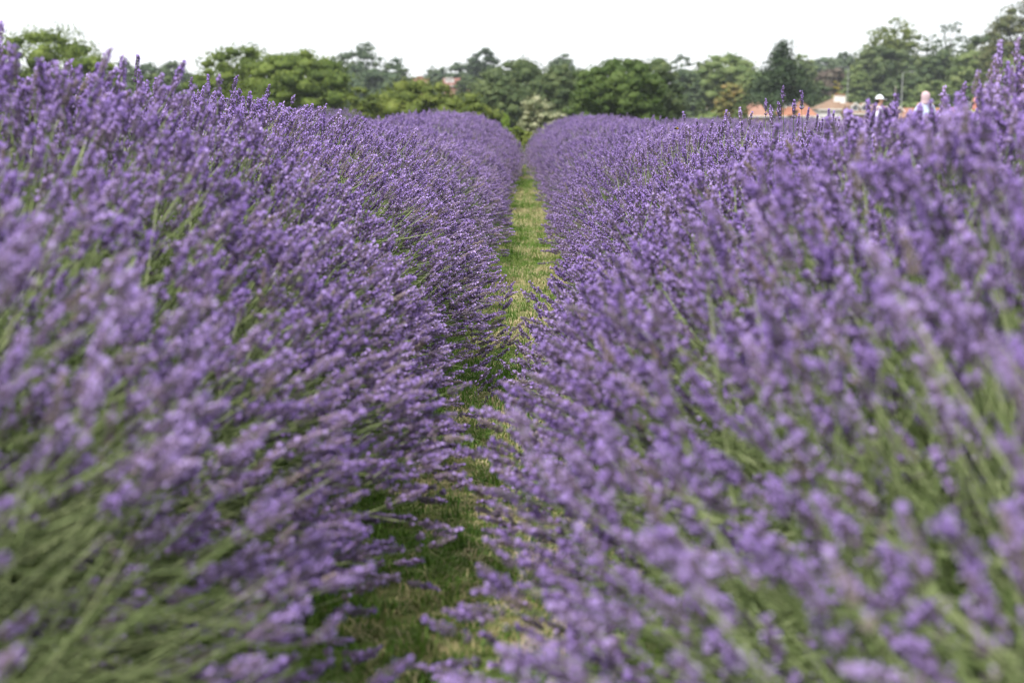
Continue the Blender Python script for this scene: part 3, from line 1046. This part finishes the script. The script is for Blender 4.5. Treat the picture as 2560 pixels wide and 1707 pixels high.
tree('green_bush', 'grey green bush right of the conifer, above the white house', 2040, 205, 90, 260, 'dark', kind='bush', cat='bush', group=VG)
tree('purple_tree', 'dull purple brown trees above the white house', 2085, 172, 110, 290, 'purple', group=VG)
tree('green_bush', 'green hedge growth left of the white house roof', 2030, 245, 70, 262, 'light', kind='bush', cat='bush', group=VG)
tree('light_tree', 'bright green tree between purple brown tree and tall airy tree', 2145, 165, 80, 280, 'light', group=VG)
tree('yellow_bush', 'small yellow flowering bush above the grey roof', 2092, 205, 26, 275, 'yellow', kind='bush', leaf=.25, cat='bush', group=VG)
tree('green_bush', 'bright hedge between the two grey roofs', 2110, 238, 80, 268, 'light', kind='bush', cat='bush', group=VG)
tree('ash_tree', 'tall airy ash tree with layered crown behind the lamp post', 2230, 50, 165, 300, 'hedge', airy=.5, dens=1.2, group=VG)
tree('ash_tree', 'fuller green lower crown beneath the airy ash', 2215, 120, 160, 285, 'dark', airy=.1, dens=1.1, group=VG)
tree('ash_tree', 'sparse open tree top right of the airy ash', 2378, 58, 110, 305, 'blue', airy=.75, dens=1.0, group=VG)
tree('ash_tree', 'leaning sparse tree between the airy ash and the open topped one', 2320, 92, 110, 300, 'dark', airy=.5, dens=1.0, group=VG, lean=-.2)
tree('willow_tree', 'grey green tree under the open topped one, above the pink headscarf', 2350, 130, 170, 280, 'dark', airy=.1, group=VG, dens=1.1)
tree('willow_tree', 'grey green bushy tree beside the right lamp post', 2450, 125, 150, 270, 'light', group=VG, dens=1.1)
tree('oak_tree', 'large dark brownish oak rising out of the upper right corner', 2555, 8, 190, 260, 'brown', airy=.15, dens=1.2, group=VG)
tree('oak_tree', 'dark tree shoulder left of the brownish corner oak', 2465, 88, 130, 275, 'dark', airy=.1, dens=1.2, group=VG)
tree('willow_tree', 'light green growth at the right edge under the corner oak', 2535, 150, 140, 250, 'light', group=VG, dens=1.1)
tree('green_bush', 'dark green growth behind the left lamp post', 2265, 185, 120, 265, 'dark', cat='bush', group=VG, seed=12)
tree('green_bush', 'bright green bushes behind the person in a pink headscarf', 2330, 205, 130, 255, 'light', kind='bush', cat='bush', group=VG)
tree('green_bush', 'low yellow green hedge along the orange roof', 2270, 258, 90, 240, 'light', kind='bush', cat='bush', group=VG)
tree('green_bush', 'dark hedge behind the person in the white cap', 2175, 232, 110, 252, 'dark', kind='bush', cat='bush', group=VG)
tree('green_bush', 'green undergrowth behind the person with salmon headwear', 2440, 215, 140, 250, 'dark', kind='bush', cat='bush', group=VG)

# trees on the far ridge, one source per kind then copies
ridge = []
rr = random.Random(3)
RL = [(268, 'faint ridge tree beside the low tree at the foot of the far left oak'),
      (455, 'faint ridge tree in the dip left of the tall holed oak'),
      (800, 'faint ridge tree between the full rounded oak and the tall blue green tree'),
      (1030, 'faint ridge tree in the sky gap behind the half hidden chimney'),
      (1085, 'faint ridge tree behind the house with two white dormers'),
      (1500, 'faint ridge tree just over the dip left of the vivid green tree'),
      (1735, 'faint ridge tree left of the large light green tree'),
      (1905, 'faint ridge tree between the large light green tree and the conifer'),
      (2040, 'faint ridge tree just right of the conifer on the skyline'),
      (2150, 'faint ridge tree at the left foot of the airy ash')]
for i, (px, lab) in enumerate(RL):
    d = rr.uniform(430, 560)
    ty = rr.uniform(168, 195)
    if not ridge:
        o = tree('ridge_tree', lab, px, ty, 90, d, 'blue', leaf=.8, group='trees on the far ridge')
        ridge.append(o)
    else:
        s = ridge[0]
        o = s.copy(); COL.objects.link(o)
        o['label'] = lab
        p = at(px, ty, d)
        gz = float(ground_z(p[0], d))
        o.location = (p[0], d, gz)
        o.rotation_euler = (0, 0, rr.uniform(0, 6.28))
        k = rr.uniform(0.85, 1.25)
        o.scale = (k * 1.3, k * 1.3, k)
        for ch in s.children:
            c = ch.copy(); COL.objects.link(c); c.parent = o


# ------------------------------------------------------------------ houses
M['white'] = mat('white_render', (0.80, 0.80, 0.78), (0.70, 0.70, 0.68), scale=1.5)
M['brick'] = mat('brick_wall', (0.25, 0.115, 0.085), (0.31, 0.155, 0.11), scale=6)
M['tan'] = mat('tan_render', (0.45, 0.36, 0.27), (0.38, 0.30, 0.23), scale=2)
M['glass'] = mat('window_glass', (0.06, 0.08, 0.10), (0.12, 0.14, 0.16), scale=.6, rough=.08, spec=.6)
M['frame'] = mat('white_paint', (0.82, 0.82, 0.80), (0.74, 0.74, 0.72), scale=3)
M['post'] = mat('galvanised_steel', (0.22, 0.23, 0.22), (0.17, 0.18, 0.17), scale=6, rough=.6, metal=.2)


def tile_mat(name, a, b):
    m = mat(name, a, b, scale=1.4, rough=.85)
    t = m.node_tree
    p = t.nodes['Principled BSDF']
    tc = t.nodes.new('ShaderNodeTexCoord')
    wv = t.nodes.new('ShaderNodeTexWave')
    wv.bands_direction = 'Z'
    wv.inputs['Scale'].default_value = 1.1
    wv.inputs['Distortion'].default_value = .6
    t.links.new(tc.outputs['Object'], wv.inputs['Vector'])
    bm_ = t.nodes.new('ShaderNodeBump'); bm_.inputs['Strength'].default_value = .6
    t.links.new(wv.outputs['Fac'], bm_.inputs['Height'])
    t.links.new(bm_.outputs[0], p.inputs['Normal'])
    return m


M['t_brown'] = tile_mat('brown_tiles', (0.21, 0.135, 0.09), (0.27, 0.18, 0.125))
M['t_orange'] = tile_mat('orange_tiles', (0.29, 0.12, 0.075), (0.36, 0.165, 0.105))
M['t_red'] = tile_mat('red_tiles', (0.21, 0.085, 0.07), (0.26, 0.115, 0.09))
M['t_pink'] = tile_mat('pink_tiles', (0.28, 0.145, 0.105), (0.34, 0.19, 0.145))
M['t_grey'] = tile_mat('grey_tiles', (0.24, 0.23, 0.23), (0.33, 0.32, 0.32))


def house(label, x0, x1, eave_y, ridge_y, d, depth, wall, roof, kind='hip', windows=(), chimneys=(), skylights=(), dormers=(), over=.35, name='house', group='houses below the far side of the field', rz=0.0):
    """x0..x1, eave and ridge in pixels of the photograph at distance d"""
    a = at(x0, eave_y, d); b = at(x1, eave_y, d)
    xm = (a[0] + b[0]) / 2
    W = b[0] - a[0] - 2 * over
    gz = float(ground_z(xm, d)) - .3
    ze = a[2] - gz
    zr = at((x0 + x1) / 2, ridge_y, d)[2] - gz
    root = empty(name, (xm, d, gz), rz, label=label, cat='house', group=group)
    w2 = W / 2
    m = MB()
    m.box(-w2, w2, 0, depth, 0, ze - .02)
    m.build('wall', M[wall], root)
    o = w2 + over
    y0, y1 = -over, depth + over
    m = MB()
    t = .18
    if kind == 'hip':
        rl = max(0.15, (2 * o - (y1 - y0)) / 2) if 2 * o > (y1 - y0) else 0.15
        ym = (y0 + y1) / 2
        A, B, C_, D = (-o, y0, ze), (o, y0, ze), (o, y1, ze), (-o, y1, ze)
        P, Q = (-rl, ym, zr), (rl, ym, zr)
        m.poly([A, B, Q, P]); m.poly([B, C_, Q]); m.poly([C_, D, P, Q]); m.poly([D, A, P]); m.poly([D, C_, B, A])
        def rf(x, y):       # roof height on the front slope
            return ze + (zr - ze) * (y - y0) / (ym - y0)
    elif kind == 'gable_side':   # ridge runs left-right
        ym = (y0 + y1) / 2
        m.poly([(-o, y0, ze), (o, y0, ze), (o, ym, zr), (-o, ym, zr)])
        m.poly([(o, y1, ze), (-o, y1, ze), (-o, ym, zr), (o, ym, zr)])
        m.poly([(-o, y0, ze), (-o, ym, zr), (-o, y1, ze)])
        m.poly([(o, y0, ze), (o, y1, ze), (o, ym, zr)])
        m.poly([(-o, y0, ze), (-o, y1, ze), (o, y1, ze), (o, y0, ze)])
        def rf(x, y):
            return ze + (zr - ze) * (y - y0) / (ym - y0)
    else:                        # gable to the front
        ym = (y0 + y1) / 2
        m.poly([(-o, y0, ze), (0, y0, zr), (0, y1, zr), (-o, y1, ze)])
        m.poly([(0, y0, zr), (o, y0, ze), (o, y1, ze), (0, y1, zr)])
        m.poly([(-o, y0, ze), (o, y0, ze), (0, y0, zr)])
        m.poly([(-o, y1, ze), (0, y1, zr), (o, y1, ze)])
        m.poly([(-o, y0, ze), (-o, y1, ze), (o, y1, ze), (o, y0, ze)])
        def rf(x, y):
            return zr - (zr - ze) * abs(x) / o
    roof_o = m.build('roof', M[roof], root)
    mg = MB(); mg.box(-o, o, y0 - .06, y0 + .02, ze - .16, ze - .005); mg.build('gutter', M['frame'], root)
    for (u, v, ww, hh) in windows:      # u along the wall -1..1, v height of centre
        f = MB()
        cx, cz = u * w2, v
        for (q0, q1, r0, r1) in ((-ww / 2, ww / 2, -hh / 2, -hh / 2 + .08), (-ww / 2, ww / 2, hh / 2 - .08, hh / 2), (-ww / 2, -ww / 2 + .08, -hh / 2 + .08, hh / 2 - .08),
                                 (ww / 2 - .08, ww / 2, -hh / 2 + .08, hh / 2 - .08), (-.03, .03, -hh / 2 + .08, hh / 2 - .08)):
            f.box(cx + q0, cx + q1, -.06, .0, cz + r0, cz + r1)
        w_ = f.build('window', M['frame'], root)
        p = MB(); p.box(cx - ww / 2 + .08, cx + ww / 2 - .08, -.025, -.005, cz - hh / 2 + .08, cz + hh / 2 - .08)
        p.build('pane', M['glass'], w_)
    for (u, yy, cw, chh, cm, pots) in chimneys:
        c = MB()
        zx = rf(u * w2, yy)
        c.box(u * w2 - cw / 2, u * w2 + cw / 2, yy - .3, yy + .3, zx - .6, zr + chh)
        c.box(u * w2 - cw / 2 - .06, u * w2 + cw / 2 + .06, yy - .36, yy + .36, zr + chh, zr + chh + .12)
        c_ = c.build('chimney', M[cm], roof_o)
        for k in range(pots):
            p = MB(); xx = u * w2 + (k - (pots - 1) / 2) * .42
            p.tube([(xx, yy, zr + chh + .12), (xx, yy, zr + chh + .5)], [.13, .11], n=8)
            p.build('chimney_pot', M['t_orange'], roof_o)
    for (u, yy, sw, sh) in skylights:
        k = MB()
        s = (zr - ze) / (ym - y0)
        x_ = u * w2
        for (dz, mi, g) in ((.06, 0, 0.0), (.10, 1, .09)):
            k.poly([(x_ - sw / 2 + g, yy - sh / 2 + g, rf(0, yy - sh / 2 + g) + dz), (x_ + sw / 2 - g, yy - sh / 2 + g, rf(0, yy - sh / 2 + g) + dz),
                    (x_ + sw / 2 - g, yy + sh / 2 - g, rf(0, yy + sh / 2 - g) + dz), (x_ - sw / 2 + g, yy + sh / 2 - g, rf(0, yy + sh / 2 - g) + dz)], mi)
        k.build('skylight', [M['post'], M['glass']], root)
    for (u, yy, dw, dh, dm) in dormers:
        x_ = u * w2
        zz = rf(0, yy)
        k = MB()
        k.box(x_ - dw / 2, x_ + dw / 2, yy, yy + 2.2, zz - .1, zz + dh)
        dr = k.build('dormer', M['white' if dm == 'glasswhite' else dm], root)
        k = MB()
        e = dw / 2 + .2
        k.poly([(x_ - e, yy - .2, zz + dh), (x_, yy - .2, zz + dh + dw * .5), (x_, yy + 2.6, zz + dh + dw * .5), (x_ - e, yy + 2.6, zz + dh)])
        k.poly([(x_, yy - .2, zz + dh + dw * .5), (x_ + e, yy - .2, zz + dh), (x_ + e, yy + 2.6, zz + dh), (x_, yy + 2.6, zz + dh + dw * .5)])
        k.poly([(x_ - e, yy - .1, zz + dh), (x_ + e, yy - .1, zz + dh), (x_, yy - .1, zz + dh + dw * .5)])
        k.build('dormer_roof', M[roof], dr)
        for sgn in (-1, 1):
            k = MB()
            p0 = Vector((x_ + sgn * (e + .05), yy - .28, zz + dh - .08)); p1 = Vector((x_, yy - .28, zz + dh + dw * .5 + .05))
            n_ = Vector((0, 0, .2))
            k.poly([p0, p1, p1 - n_, p0 - n_])
            k.poly([p0 + Vector((0, .06, 0)), p1 + Vector((0, .06, 0)), p1, p0])
            k.build('bargeboard', M['frame'], dr)
        k = MB(); k.box(x_ - dw * .36, x_ + dw * .36, yy - .05, yy - .01, zz + .15, zz + dh - .12)
        k.box(x_ - dw * .36, x_ + dw * .36, yy - .08, yy - .055, zz + dh - .16, zz + dh - .10)
        k.build('dormer_window', M['glass'] if dm != 'glasswhite' else M['frame'], dr)
    return root


house('white rendered house with a brown hipped roof and twin white chimneys', 2044, 2158, 273, 243, 235, 7.5, 'white', 't_brown', 'hip',
      windows=[(-.55, 3.2, 1.5, 1.2), (.1, 3.2, 1.1, 1.2), (.65, 3.2, 1.2, 1.1)], chimneys=[(-.02, 2.4, 1.0, .1, 'white', 2), (.22, 1.9, .8, .05, 'white', 2)])
house('house with a large orange tiled roof and small skylight behind the low conifer', 1952, 2046, 290, 240, 225, 8, 'white', 't_orange', 'hip',
      skylights=[(.25, 1.7, .7, .8)], dormers=[(-.45, 1.6, 1.6, .7, 'white')])
house('pinkish hipped roof left of the conifer, just above the lavender', 1868, 1925, 290, 246, 215, 8, 'tan', 't_pink', 'hip')
house('brown gabled roof with a thin red chimney beside the rusty tree', 1705, 1792, 272, 236, 240, 8, 'tan', 't_red', 'hip', chimneys=[(.0, 3.4, .5, .6, 'brick', 1)])
house('low brown tiled wing left of the thin chimney roof', 1690, 1745, 285, 253, 236, 6, 'tan', 't_pink', 'gable_side')
house('small tan house with two white dormer windows left of the person in a white cap', 2125, 2200, 284, 262, 228, 7, 'tan', 't_brown', 'gable_side',
      dormers=[(-.7, .7, 1.0, .8, 'white'), (.05, .7, 1.0, .8, 'white')])
house('long orange tiled roof with white gabled dormers between the white cap and pink headscarf', 2205, 2330, 287, 270, 222, 7, 'brick', 't_orange', 'gable_side',
      dormers=[(-.88, .3, 1.1, .5, 'brick'), (-.32, .3, 1.1, .5, 'brick')])
house('brick gable end with a pale bargeboard behind the pink headscarf', 2268, 2345, 296, 272, 214, 7, 'brick', 't_pink', 'gable_front')
house('orange roof right of the pink headscarf, half hidden by lavender', 2340, 2420, 287, 270, 224, 7, 'brick', 't_orange', 'gable_side')
house('grey roofed house with a pink ridge up the slope right of the conifer', 2062, 2112, 236, 222, 290, 7, 'tan', 't_pink', 'gable_side')
house('second grey roofed house up the slope, left of the airy ash', 2132, 2172, 240, 223, 288, 7, 'white', 't_grey', 'gable_side')
house('dark red roof glimpsed through the conifer branches', 1972, 2000, 222, 206, 270, 6, 'brick', 't_red', 'hip')
house('red brick house with two white dormer windows on the skyline slope', 1106, 1150, 214, 195, 320, 7, 'brick', 't_red', 'gable_side',
      dormers=[(-.55, 1.0, 1.0, .7, 'glasswhite'), (.0, 1.0, 1.0, .7, 'glasswhite')])
house('half hidden house with a broad chimney at the skyline left of the dormer house', 1030, 1070, 206, 197, 330, 6, 'brick', 't_red', 'gable_side', chimneys=[(-.1, 2.2, 1.3, .5, 'brick', 0)])
house('small pink roof just right of the house with two white dormers', 1150, 1180, 212, 198, 325, 6, 'brick', 't_pink', 'gable_front')


def lamp_post(label, px, topy, d, side):
    top = at(px, topy, d)
    gz = float(ground_z(top[0], d))
    H = top[2] - gz
    root = empty('lamp_post', (top[0], d, gz), label=label, cat='lamp post', group='street lamps by the houses')
    m = MB(); m.tube([(0, 0, 0), (0, 0, 1.2), (0, 0, 1.25), (0, 0, H)], [.14, .14, .09, .06], n=8); m.build('pole', M['post'], root, sm=True)
    m = MB(); m.tube([(0, 0, H - .05), (side * .5, 0, H + .08), (side * 1.0, 0, H + .1)], [.045, .04, .035], n=6); m.build('arm', M['post'], root, sm=True)
    m = MB(); m.ell((side * 1.35, 0, H + .1), (.45, .17, .09), 10, 6); m.build('lamp_head', M['post'], root, sm=True)


lamp_post('tall grey lamp post behind the lavender between the white cap and pink headscarf', 2257, 182, 215, 1)
lamp_post('pale lamp post at the right, above the salmon coloured head', 2474, 190, 212, 1)
lamp_post('faint lamp post in front of the bright green tree above the grey roofs', 2121, 170, 245, -1)
m = MB()
p = at(2239, 215, 210); gz = float(ground_z(p[0], 210))
m.tube([(0, 0, 0), (0, 0, p[2] - gz)], [.09, .06], n=8)
o = m.build('wooden_pole', mat('weathered_wood', (.25, .22, .19), (.18, .16, .14), scale=5), None, (p[0], 210, gz), sm=True)
tag(o, 'thin bare pole just left of the tall grey lamp post', 'pole')


# ------------------------------------------------------------------ people
M['skin'] = mat('skin', (0.42, 0.25, 0.18), (0.38, 0.22, 0.15), scale=8, rough=.55)
M['w_cloth'] = mat('white_cotton', (0.78, 0.80, 0.86), (0.70, 0.73, 0.80), scale=5, rough=.9)
M['b_cloth'] = mat('pale_blue_cloth', (0.55, 0.66, 0.80), (0.68, 0.76, 0.86), scale=4, rough=.9)
M['p_cloth'] = mat('pink_scarf_cloth', (0.58, 0.42, 0.46), (0.52, 0.38, 0.42), scale=5, rough=.85)
M['s_cloth'] = mat('salmon_cloth', (0.60, 0.25, 0.20), (0.50, 0.21, 0.17), scale=5, rough=.85)
M['dk_cloth'] = mat('dark_trousers', (0.05, 0.055, 0.08), (0.07, 0.075, 0.10), scale=5, rough=.9)
M['navy'] = mat('navy_cloth', (0.025, 0.035, 0.08), (0.04, 0.05, 0.10), scale=5, rough=.9)
M['hair'] = mat('dark_hair', (0.02, 0.016, 0.013), (0.035, 0.027, 0.02), scale=20, rough=.5)
M['y_cloth'] = mat('yellow_green_cloth', (0.50, 0.52, 0.14), (0.44, 0.46, 0.12), scale=5, rough=.9)


def skin_mesh(name, joints, edges, m, parent, sub=2, root=0):
    me = bpy.data.meshes.new(name)
    me.from_pydata([j[:3] for j in joints], edges, [])
    o = link(name, me, parent)
    me.materials.append(m)
    md = o.modifiers.new('skin', 'SKIN')
    for i, j in enumerate(joints):
        r = j[3]
        me.skin_vertices[0].data[i].radius = r if isinstance(r, tuple) else (r, r)
    me.skin_vertices[0].data[root].use_root = True
    md.use_smooth_shade = True
    s = o.modifiers.new('sub', 'SUBSURF'); s.levels = sub; s.render_levels = sub
    return o


def person(label, px, topy, d, face, top_m, head_kind, head_m, pose='stand', bag=False):
    p = at(px, topy, d)
    H = p[2]
    root = empty('person', (p[0], d, 0), face, label=label, cat='person')
    k = H / 1.7
    # body faces -y locally
    J = []
    def a(x, y, z, r):
        J.append((x * k, y * k, z * k, (r[0] * k, r[1] * k) if isinstance(r, tuple) else r * k)); return len(J) - 1
    E = []
    pel = a(0, 0, .92, (.15, .11))
    wai = a(0, 0, 1.08, (.135, .10)); che = a(0, .01, 1.27, (.16, .11)); nek0 = a(0, .01, 1.40, (.09, .07)); nek = a(0, .005, 1.455, .056)
    hd0 = a(0, -.015, 1.53, (.068, .08)); hd1 = a(0, -.01, 1.61, (.078, .09))
    E += [(pel, wai), (wai, che), (che, nek0), (nek0, nek), (nek, hd0), (hd0, hd1)]
    hands = []
    for s in (-1, 1):
        sh = a(s * .17, .01, 1.36, .058)
        if pose == 'hold':
            el = a(s * .23, -.02, 1.10, .042); wr = a(s * .10, -.24, 1.14, .027); hn = a(s * .07, -.30, 1.16, (.035, .02))
            fd = Vector((-s * .3, -.9, .2))
        else:
            el = a(s * .23, .03, 1.10, .042); wr = a(s * .25, -.04, .87, .027); hn = a(s * .25, -.06, .79, (.02, .035))
            fd = Vector((0, -.15, -1))
        hands.append((J[hn], fd.normalized(), s))
        E += [(che, sh), (sh, el), (el, wr), (wr, hn)]
        hp = a(s * .09, 0, .86, .085); kn = a(s * .10, -.02, .49, .055); an = a(s * .10, .02, .09, .038); to = a(s * .12, -.12, .035, (.042, .03))
        E += [(pel, hp), (hp, kn), (kn, an), (an, to)]
    b = skin_mesh('body', J, E, M['skin'], root)
    # fingers
    for h, fd, s in hands:
        c = Vector(h[:3])
        side = fd.cross(Vector((1, 0, 0)) if abs(fd.z) > .5 else Vector((0, 0, 1))).normalized()
        for q, L in enumerate((.07, .078, .073, .058)):
            f = MB()
            st = c + side * (q - 1.5) * .019 * k + fd * .015
            f.tube([st, st + fd * L * .55 * k, st + (fd * L + Vector((-s * .015, 0, -.008))) * k], [.009 * k, .008 * k, .0055 * k], n=6)
            f.build('finger', M['skin'], b, sm=True)
        f = MB(); st = c - side * .03 * k - fd * .02 * k
        f.tube([st, st + (fd * .5 - side * .6).normalized() * .03 * k, st + (fd * .8 - side * .5).normalized() * .06 * k], [.011 * k, .01 * k, .007 * k], n=6)
        f.build('thumb', M['skin'], b, sm=True)
    # face: nose, eyes, mouth, ears
    f = MB(); f.ell((0, -.115 * k, 1.575 * k), (.014 * k, .022 * k, .022 * k), 8, 6); f.build('nose', M['skin'], b, sm=True)
    for s in (-1, 1):
        f = MB(); f.ell((s * .032 * k, -.094 * k, 1.605 * k), (.012 * k, .009 * k, .007 * k), 8, 5); f.build('eye', M['hair'], b, sm=True)
        f = MB(); f.ell((s * .083 * k, 0, 1.585 * k), (.01 * k, .02 * k, .032 * k), 8, 5); f.build('ear', M['skin'], b, sm=True)
    f = MB(); f.ell((0, -.096 * k, 1.535 * k), (.024 * k, .008 * k, .006 * k), 8, 5); f.build('mouth', M['s_cloth'], b, sm=True)
    # shirt and trousers
    T, TE = [], []
    def a2(x, y, z, r):
        T.append((x * k, y * k, z * k, (r[0] * k, r[1] * k) if isinstance(r, tuple) else r * k)); return len(T) - 1
    p0 = a2(0, 0, .84, (.185, .145)); p1 = a2(0, 0, 1.06, (.165, .125)); p2 = a2(0, .01, 1.27, (.185, .13)); p3 = a2(0, .012, 1.385, (.125, .09)); p4 = a2(0, .012, 1.435, (.072, .066))
    TE += [(p0, p1), (p1, p2), (p2, p3), (p3, p4)]
    for s in (-1, 1):
        q0 = a2(s * .165, .01, 1.345, .082)
        q1 = a2(s * .237, (-.02 if pose == 'hold' else .03), 1.10, .062)
        q2 = a2(s * (.15 if pose == 'hold' else .248), (-.16 if pose == 'hold' else -.01), (1.125 if pose == 'hold' else .95), .05)
        TE += [(p2, q0), (q0, q1), (q1, q2)]
    skin_mesh('shirt', T, TE, M[top_m], root)
    T, TE = [], []
    p0 = a2(0, 0, .93, (.155, .12))
    for s in (-1, 1):
        q0 = a2(s * .095, 0, .82, .105); q1 = a2(s * .10, -.015, .49, .075); q2 = a2(s * .10, .01, .12, .06)
        TE += [(p0, q0), (q0, q1), (q1, q2)]
    skin_mesh('trousers', T, TE, M['dk_cloth'], root)
    # head cover
    if head_kind == 'cap':
        f = MB(); f.ell((0, .005 * k, 1.575 * k), (.088 * k, .105 * k, .125 * k), 14, 9)
        f.v = [(x, y, max(z, 1.60 * k)) for x, y, z in f.v]
        c = f.build('cap', M[head_m], root, sm=True)
        f = MB()
        top_, bot = [], []
        for i in range(9):
            th = math.pi * i / 8
            top_.append((math.cos(th) * .078 * k, (-.07 - math.sin(th) * .115) * k, (1.605 - math.sin(th) * .025) * k))
            bot.append((top_[-1][0], top_[-1][1], top_[-1][2] - .006 * k))
        f.poly(top_); f.poly(bot[::-1])
        for i in range(8): f.poly([bot[i], bot[i + 1], top_[i + 1], top_[i]])
        f.build('brim', M[head_m], c)
        f = MB(); f.ell((0, .035 * k, 1.56 * k), (.082 * k, .075 * k, .08 * k), 12, 8); f.build('hair', M['hair'], root, sm=True)
    elif head_kind == 'scarf':
        T, TE = [], []
        s0 = a2(0, .02, 1.345, (.185, .125)); s1 = a2(0, .02, 1.435, (.105, .095)); s2 = a2(0, .02, 1.52, (.118, .118)); s3 = a2(0, .015, 1.59, (.122, .128)); s4 = a2(0, .015, 1.655, (.098, .105)); s5 = a2(0, .015, 1.70, (.03, .035))
        TE += [(s0, s1), (s1, s2), (s2, s3), (s3, s4), (s4, s5)]
        skin_mesh('headscarf', T, TE, M[head_m], root)
    else:
        f = MB(); f.ell((0, .018 * k, 1.605 * k), (.095 * k, .105 * k, .105 * k), 12, 8); f.build('hair', M[head_m], root, sm=True)
    return root


person('person in a white baseball cap and white shirt looking right, among the lavender rows', 2200, 237, 29.6, R(70), 'w_cloth', 'cap', 'w_cloth')
person('person seen from behind in a pink headscarf and pale blue top', 2314, 228, 34.4, R(185), 'b_cloth', 'scarf', 'p_cloth')
person('person with a salmon headscarf and yellow green collar, half hidden by right lavender', 2444, 242, 30.6, R(110), 'y_cloth', 'scarf', 's_cloth', pose='hold')
person('person with black hair and dark navy top behind the salmon headscarf', 2472, 247, 31.6, R(95), 'navy', 'hair', 'hair', pose='hold')

# ------------------------------------------------------------------ bees
M['bee'] = mat('bee_black', (0.012, 0.010, 0.010), (0.03, 0.025, 0.02), scale=60, rough=.8)
M['beeband'] = mat('bee_yellow', (0.45, 0.28, 0.04), (0.35, 0.2, 0.03), scale=60, rough=.8)
M['wing'] = mat('bee_wing', (0.35, 0.33, 0.32), (0.28, 0.26, 0.25), scale=60, rough=.3)


def bee(label, px, py, d, rz, col='bee'):
    p = at(px, py, d)
    root = empty('bumblebee', p, rz, label=label, cat='bee')
    m = MB(); m.ell((0, -.006, 0), (.0055, .0075, .0055), 8, 6); m.build('abdomen', M[col], root, sm=True)
    m = MB(); m.ell((0, .003, .001), (.0048, .0045, .0048), 8, 6); m.build('thorax', M['beeband' if col == 'bee' else 'bee'], root, sm=True)
    m = MB(); m.ell((0, .0095, -.0005), (.003, .0028, .003), 8, 6); m.build('head', M['bee'], root, sm=True)
    for s in (-1, 1):
        m = MB()
        m.poly([(0, .003, .005), (s * .008, .001, .009), (s * .012, -.006, .009), (s * .006, -.007, .007)])
        m.poly([(0, .003, .0046), (s * .006, -.007, .0066), (s * .012, -.006, .0086), (s * .008, .001, .0086)])
        m.build('wing', M['wing'], root)
        for j in range(3):
            m = MB(); m.tube([(s * .003, .005 - j * .004, -.003), (s * .007, .006 - j * .005, -.004), (s * .008, .006 - j * .006, -.009)], [.0005, .0005, .0003], n=4)
            m.build('leg', M['bee'], root)


bee('black bumblebee at the tip of a lavender spike against the low green dome', 807, 272, 7.6, .6)
bee('black bumblebee between lavender spikes, lower and right of the first', 861, 341, 6.6, 1.2)
bee('brown and yellow bee beside the lavender spikes right of the path', 1691, 322, 7.0, 2.0, 'beeband')
bee('blurred brown bee among the near right lavender below the salmon headscarf', 2412, 277, 3.6, 2.6, 'beeband')

# ------------------------------------------------------------------ weed
def weed(label, px, py, d):
    p = at(px, py, d)
    root = empty('weed_plant', (p[0], d, 0), label=label, cat='weed')
    H = p[2]
    m = MB(); m.tube([(0, 0, 0), (.01, 0, H * .6), (0, .01, H)], [.003, .0025, .001], n=5); m.build('stem', M['grass'], root)
    for k in range(7):
        z = H * (.35 + .65 * k / 6)
        th = k * 2.4
        o = Vector((math.cos(th), math.sin(th), 0))
        L = .07 * (1 - .5 * k / 7)
        s = o.cross(Vector((0, 0, 1)))
        b = Vector((0, 0, z))
        l = MB()
        l.poly([b, b + o * L * .45 + s * L * .22 + Vector((0, 0, .025)), b + o * L + Vector((0, 0, .03)), b + o * L * .45 + Vector((0, 0, .016))])
        l.poly([b, b + o * L * .45 + Vector((0, 0, .016)), b + o * L + Vector((0, 0, .03)), b + o * L * .45 - s * L * .22 + Vector((0, 0, .025))])
        l.build('leaf', M['lime'], root)


weed('small bright green leafy weed between lavender stems at the bottom right', 2268, 1668, 2.3)

# ------------------------------------------------------------------ haze
hm = bpy.data.materials.new('haze')
hm.use_nodes = True
t = hm.node_tree
t.nodes.clear()
ho = t.nodes.new('ShaderNodeOutputMaterial')
hv = t.nodes.new('ShaderNodeVolumePrincipled')
hv.inputs['Color'].default_value = (0.86, 0.92, 1.0, 1)
hv.inputs['Density'].default_value = 0.00028
hv.inputs['Anisotropy'].default_value = 0.3
t.links.new(hv.outputs[0], ho.inputs['Volume'])
m = MB()
m.box(-440, 440, -45, 740, -6, 45)
o = m.build('haze', hm)
tag(o, kind='stuff')
